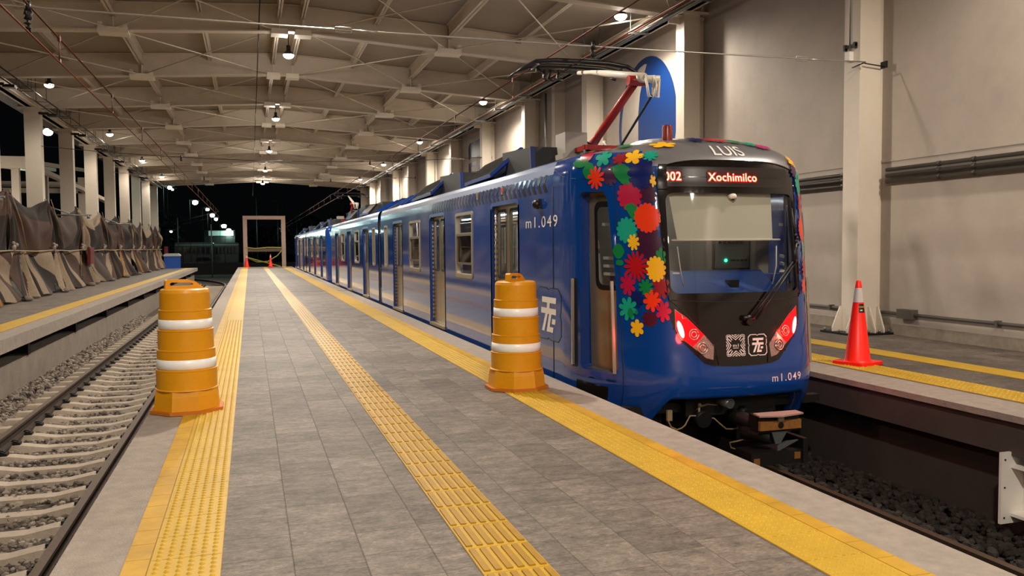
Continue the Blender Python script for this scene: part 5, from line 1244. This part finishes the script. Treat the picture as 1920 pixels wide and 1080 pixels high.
for i, (ya, yb) in enumerate(zip(posts, posts[1:])):
    t = thing('tarpaulin_screen', 'brown and beige tarpaulin screen hung along the left platform, %s from the camera' % ORD[i], 'tarpaulin', (XT, (ya+yb)/2, 0), 'tarpaulin screens on the left platform')
    cloth('upper_sheet', ya, yb, True, i*3+1, t); cloth('lower_sheet', ya, yb, False, i*3+2, t)
    m = MB(); m.tube([(XT+.12, ya, 1.40), (XT+.16, (ya+yb)/2, 1.37), (XT+.12, yb, 1.40)], .018, 6); m.tube([(XT+.1, ya+.03, 3.05), (XT+.15, ya+.9, 2.2), (XT+.1, ya+1.6, 1.45)], .012, 5); m.build('tie_rope', mat('rope_tan', '#a08a6c', .8), t)
    m = MB(); m.ball((XT+.12, ya+.1, 1.48), .07, 7, sz=1.4); m.ball((XT+.15, ya+.28, 1.55), .06, 6); m.ball((XT+.14, ya+.02, 1.60), .05, 6); m.build('knot', mat('plastic_white', '#857c72', .4), t)
    m = MB(); m.tube([(XT-.05, ya, 0), (XT-.05, ya, 3.06)], .03, 8); m.tube([(XT-.05, ya, 2.98), (XT-.05, yb, 2.98)], .022, 6) if False else None; m.build('post', M_GALV, t)
    m = MB(); m.ball((XT+.38, ya+.2, .07), .16, 7, sz=.5); m.build('sand_bag', mat('bag_grey', '#6f675e', .9), t)
m = MB(); m.box(-6.05, -5.95, 36.0, 36.9, .85, 1.5, 0); m.box(-5.95, -5.94, 36.05, 36.85, .9, 1.45, 0)
tag(m.build('fire_cabinet', mat('cabinet_red', '#5f0d0c', .5), origin=(-6, 36.4, .85)), 'dark red cabinet hanging on the tarpaulins of the left platform', 'cabinet')
m = MB(); m.box(-6.0, -5.8, 66.2, 66.8, .9, 1.6, 0); tag(m.build('fire_cabinet', MATS['cabinet_red'], origin=(-5.9, 66.5, .9)), 'small red cabinet at the far end of the left platform', 'cabinet')
t = thing('portable_bin', 'blue chest with a white lid at the far end of the left platform', 'bin', (-5.45, 66.2, 0))
m = MB(); m.box(-6.0, -4.92, 65.75, 66.6, 0, .88); m.build('chest', mat('bin_blue', '#1c4fa8', .4), t)
m = MB(); m.prism([(-6.05, .88), (-6.02, 1.0), (-5.85, 1.08), (-5.05, 1.08), (-4.9, 1.0), (-4.87, .88)], lambda u, v, d: (u, 65.7+d, v), .95); m.build('lid', mat('bin_lid', '#aab2b6', .5), t)

# ------------------------------------------------------------------ end of the platform : frame, tape
t = thing('portal_frame', 'tall pinkish steel frame at the far end of the centre platform', 'frame', (1.1, 66.2, 0))
M_PORT = mat('portal_paint', '#a48b80', .6)
for x in (-.30, 2.50):
    m = MB(); m.box(x-.15, x+.15, 66.1, 66.4, -1.1, 3.62); m.build('post', M_PORT, t)
m = MB(); m.box(-.45, 2.65, 66.1, 66.4, 3.60, 3.87); m.build('lintel', M_PORT, t)
m = MB(); m.box(-.30, 2.6, 66.15, 66.3, 1.16, 1.42); m.build('barrier_board', mat('board_brown', '#5d4a42', .7), t)
m = MB()
for pts in ([(-.3, 66.05, 1.5), (.4, 66.0, 1.40), (1.3, 66.0, 1.48), (2.4, 66.05, 1.46)], [(-.2, 66.0, .75), (.6, 65.6, .5), (1.4, 65.2, .28), (2.2, 65.0, .05)], [(-.2, 66.0, .72), (.5, 65.9, .38), (1.3, 65.5, .42), (2.0, 65.9, .85), (2.4, 66.05, 1.3)]):
    for a, b in zip(pts, pts[1:]): m.bar(a, b, .012, .07)
tag(m.build('caution_tape', mat('tape_yellow', '#8a8f3a', .5), origin=(1.1, 66, .5)), 'pale yellow caution tape looped round the portal frame and cones', 'tape')

# end stop bracket at the lower right
t = thing('steel_bracket', 'white painted steel bracket fixed to the pit wall at the lower right corner', 'bracket', (5.95, 5.25, -.9))
m = MB(); m.box(5.80, 6.25, 5.19, 5.215, -.90, -.31); m.build('end_plate', M_WHITE, t)
m = MB(); m.box(5.90, 6.3, 4.75, 5.19, -.44, -.415); m.box(5.90, 6.3, 4.75, 5.19, -.84, -.815); m.box(6.03, 6.05, 4.75, 5.19, -.82, -.43); m.build('channel', M_WHITE, t)
m = MB()
for z in (-.37, -.60, -.85): m.tube([(5.835, 5.185, z), (5.835, 5.20, z)], .008, 8)
m.build('bolt', M_DKMET, t)

# ------------------------------------------------------------------ beyond the open left side and the far end
# canopy with posts behind the left columns
t = thing('side_canopy', 'cream steel canopy frame outside the open left side', 'canopy', (-11, 44, 0))
m = MB(); m.box(-16, -9.3, 43.8, 44.1, 5.2, 5.75); m.box(-16, -8.4, 52, 52.2, 4.9, 5.2); m.bar((-10.1, 44.2, 5.6), (-7.6, 52, 4.1), .3, .18)
m.box(-16, -8.2, 50, 50.2, 4.45, 4.7)
for k in range(4): m.bar((-15+k*1.6, 44, 5.6), (-14.2+k*1.6, 56, 6.2), .12, .2)
m.build('beam', M_STEEL, t)
for x, y, w_ in ((-10.55, 44.3, .32), (-10.0, 48, .2), (-8.75, 50, .45), (-12.5, 47, .3)):
    m = MB(); m.box(x, x+w_, y, y+.3, -1, 5.3); m.build('post', M_STEEL, t)
ld = bpy.data.lights.new('canopy_light', 'POINT'); ld.energy = 260; ld.color = (1, .85, .68); ld.shadow_soft_size = .2
lo = bpy.data.objects.new('canopy_light', ld); COL.objects.link(lo); lo.location = (0, -3, 3.2); lo.parent = t
# street lamps
M_SL = mat('street_glow', '#d8fff4', emit='#d8fff2', estr=60)
SLP = [(-11.1, 55.0, 8.3, .26), (-6.32, 76, 6.58, .17), (-7.05, 88, 7.2, .10), (-5.02, 88, 5.97, .27), (-4.16, 94, 5.55, .18), (-3.93, 100, 5.16, .26), (-3.69, 104, 4.87, .20), (-3.2, 118, 4.42, .32), (-2.83, 128, 4.06, .32), (5.2, 150, 4.3, .15), (-8.3, 100, 3.35, .13)]
for i, (x, y, z, r) in enumerate(SLP):
    t = thing('street_lamp', 'greenish white street lamp outside beyond the tracks, %s' % (ORD[i] if i < 9 else ('small one right of the portal' if i == 9 else 'low one left of the buses')), 'street lamp', (x-.4, y, -1.06))
    m = MB(); m.tube([(x-.5, y, -1.06), (x-.5, y, z+.25), (x-.1, y, z+.3)], .02, 6); m.build('pole', M_DKMET, t)
    m = MB(); m.box(x-.35, x+.35, y-.1, y+.2, z+.12, z+.25); m.build('lamp_head', M_DKMET, t)
    m = MB(); m.ball((x, y-.05, z), r, 6, sz=.8); m.build('bloom_lens', M_SL, t)  # ball enlarged so its shape stands in for the lamp's bloom
    if i in (0, 1, 3, 5, 8):
        ld = bpy.data.lights.new('street_light', 'POINT'); ld.energy = 260; ld.color = (.75, 1.0, .92); ld.shadow_soft_size = .3
        lo = bpy.data.objects.new('street_light', ld); COL.objects.link(lo); lo.location = (.4, -.4, z+1.06-.5); lo.parent = t
# parapet wall and fence beyond the tracks
m = MB(); m.box(-14, 24, 84, 84.25, -1.06, .05); tag(m.build('parapet_wall', mat('parapet', '#15130f', .9), origin=(0, 84, -1)), 'low dark wall crossing behind the far end of the tracks', 'wall')
t = thing('mesh_fence', 'dark mesh fence on the low wall beyond the left track', 'fence', (-5, 84.1, 0))
m = MB()
for k in range(13): m.tube([(-13.5+k*1.25, 84.1, 0), (-13.5+k*1.25, 84.1, 1.7)], .035, 6)
for z in (.1, .9, 1.68): m.tube([(-13.5, 84.1, z), (1.5, 84.1, z)], .02, 5)
m.build('post_row', M_DKMET, t)
# buses, car, kiosk
def bus(x0, x1, y, label, cw, cb):
    t = thing('bus', label, 'bus', ((x0+x1)/2, y, -1.06)); n = 7
    m = MB(); m.prism(rrect(x0, x1, -.7, 2.15, .25), lambda u, v, d: (u, y+d, v), 2.6); m.build('body', mat(cw[0], cw[1], .35), t)
    m = MB()
    for k in range(n):
        a = x0+.3+(x1-x0-.6)*k/n; m.box(a, a+(x1-x0-.6)/n-.1, y-.02, y, .75, 1.6)
    m.build('window_band', mat('bus_glass', '#0a1214', .1), t)
    for x in (x0+1.2, x1-1.2):
        m = MB(); m.tube([(x, y-.02, -.65), (x, y+.3, -.65)], .42, 16); m.build('wheel', M_RUB, t)
    m = MB(); m.box(x0+.1, x1-.1, y-.03, y, 1.75, 1.95); m.build('roof_stripe', mat('bus_stripe', '#5c746c', .5), t)
bus(-8.0, -3.9, 100, 'dark parked bus behind the fence, left one', ('bus_dark', '#0d1211'), None)
bus(-4.6, -1.2, 106, 'dark green parked bus behind the fence, right one', ('bus_green', '#121d1a'), None)
t = thing('parked_car', 'dark parked car with small lights behind the fence', 'car', (-5, 95, -1.06))
m = MB(); m.prism([(-6.4, -.8), (-6.4, -.2), (-6.1, .05), (-5.7, .12), (-5.3, .55), (-4.2, .55), (-3.7, .1), (-3.0, .0), (-2.8, -.3), (-2.8, -.8)], lambda u, v, d: (u, 95+d, v), 1.7); m.build('body', mat('car_dark', '#16181c', .2, coat=.5), t)
m = MB(); m.prism([(-5.6, .12), (-5.25, .48), (-4.25, .48), (-3.85, .12)], lambda u, v, d: (u, 94.98+d, v), .02); m.build('side_glass', MATS['bus_glass'], t)
for x in (-5.6, -3.6):
    m = MB(); m.tube([(x, 94.95, -.75), (x, 95.2, -.75)], .31, 14); m.build('wheel', M_RUB, t)
m = MB(); m.ball((-3.0, 94.95, -.25), .09, 5); m.build('headlight', mat('car_light', '#ffffff', emit='#fff4e0', estr=12), t)
t = thing('kiosk_building', 'low pale building with a lit sign band far behind the buses', 'building', (-4.3, 128, -1.06))
m = MB(); m.box(-6.2, -2.0, 128, 134, -1.06, 4.1); m.build('wall', mat('kiosk_wall', '#2c3833', .7), t)
m = MB(); m.box(-5.6, -2.2, 127.9, 128, 3.3, 4.0); m.build('lit_band', mat('kiosk_lit', '#8fb0a4', .6, emit='#9cc4b6', estr=.45), t)
m = MB(); m.box(-5.9, -5.2, 127.95, 128, -1.0, 1.2); m.box(-4.6, -2.6, 127.95, 128, .2, 1.6); m.build('window_band', MATS['bus_glass'], t)
for i, (x, y, h) in enumerate([(-9.2, 82, 5.2), (-7.0, 92, 4.6), (-3.1, 76, 3.5), (.9, 100, 7.2), (3.6, 112, 7.6), (4.6, 118, 7.2), (6.4, 120, 6.6)]):
    t = thing('utility_pole', 'thin dark pole outside the hall, %s' % ['far left of the view', 'left of the buses', 'beside the left track', 'left one seen above the portal frame', 'middle one seen above the portal frame', 'right one seen above the portal frame', 'short one with a crossarm right of the portal'][i], 'pole', (x, y, -1.06))
    m = MB(); m.tube([(x, y, -1.06), (x, y, h)], .10 if i > 2 else .05, 8); m.build('mast', mat('pole_green', '#2a3f38', .5), t)
    m = MB(); m.box(x-.7, x+.7, y-.05, y+.05, h-.15, h-.05); m.build('crossarm', M_DKMET, t) if i in (4, 6, 0) else None
for i, (x, y, h, r) in enumerate([(-16, 95, 5, 3.2), (-12, 118, 6, 4), (8, 130, 6, 4), (15, 120, 7, 5), (3, 150, 5, 4), (-22, 80, 6, 4)]):
    t = thing('dark_tree', 'dark tree in the night outside, %s' % ['behind the fence at the left', 'behind the buses', 'right of the portal', 'far right behind the trains', 'behind the portal', 'beyond the left platform'][i], 'tree', (x, y, -1.06))
    m = MB(); m.tube([(x, y, -1.06), (x+.1, y, h*.6)], [.2, .12], 8); m.build('trunk', mat('bark', '#1c140e', .9), t)
    R = random.Random(i); m = MB()
    for k in range(420):
        a = R.uniform(0, 6.28); b = R.uniform(-1, 1); q = r*R.uniform(.55, 1)**.5; c_ = Vector((x+q*math.cos(a)*math.sqrt(1-b*b), y+q*math.sin(a)*math.sqrt(1-b*b), h*.62+b*h*.42)); u = Vector((R.uniform(-1, 1), R.uniform(-1, 1), R.uniform(-1, 1))).normalized()*.4; v = u.cross(Vector((R.uniform(-1, 1), R.uniform(-1, 1), R.uniform(-1, 1)))).normalized()*.3
        m.add([c_-u, c_+v, c_+u, c_-v], [(0,1,2,3)])
    m.build('foliage', mat('leaf_dark', '#10180e', .9), t, recalc=False)
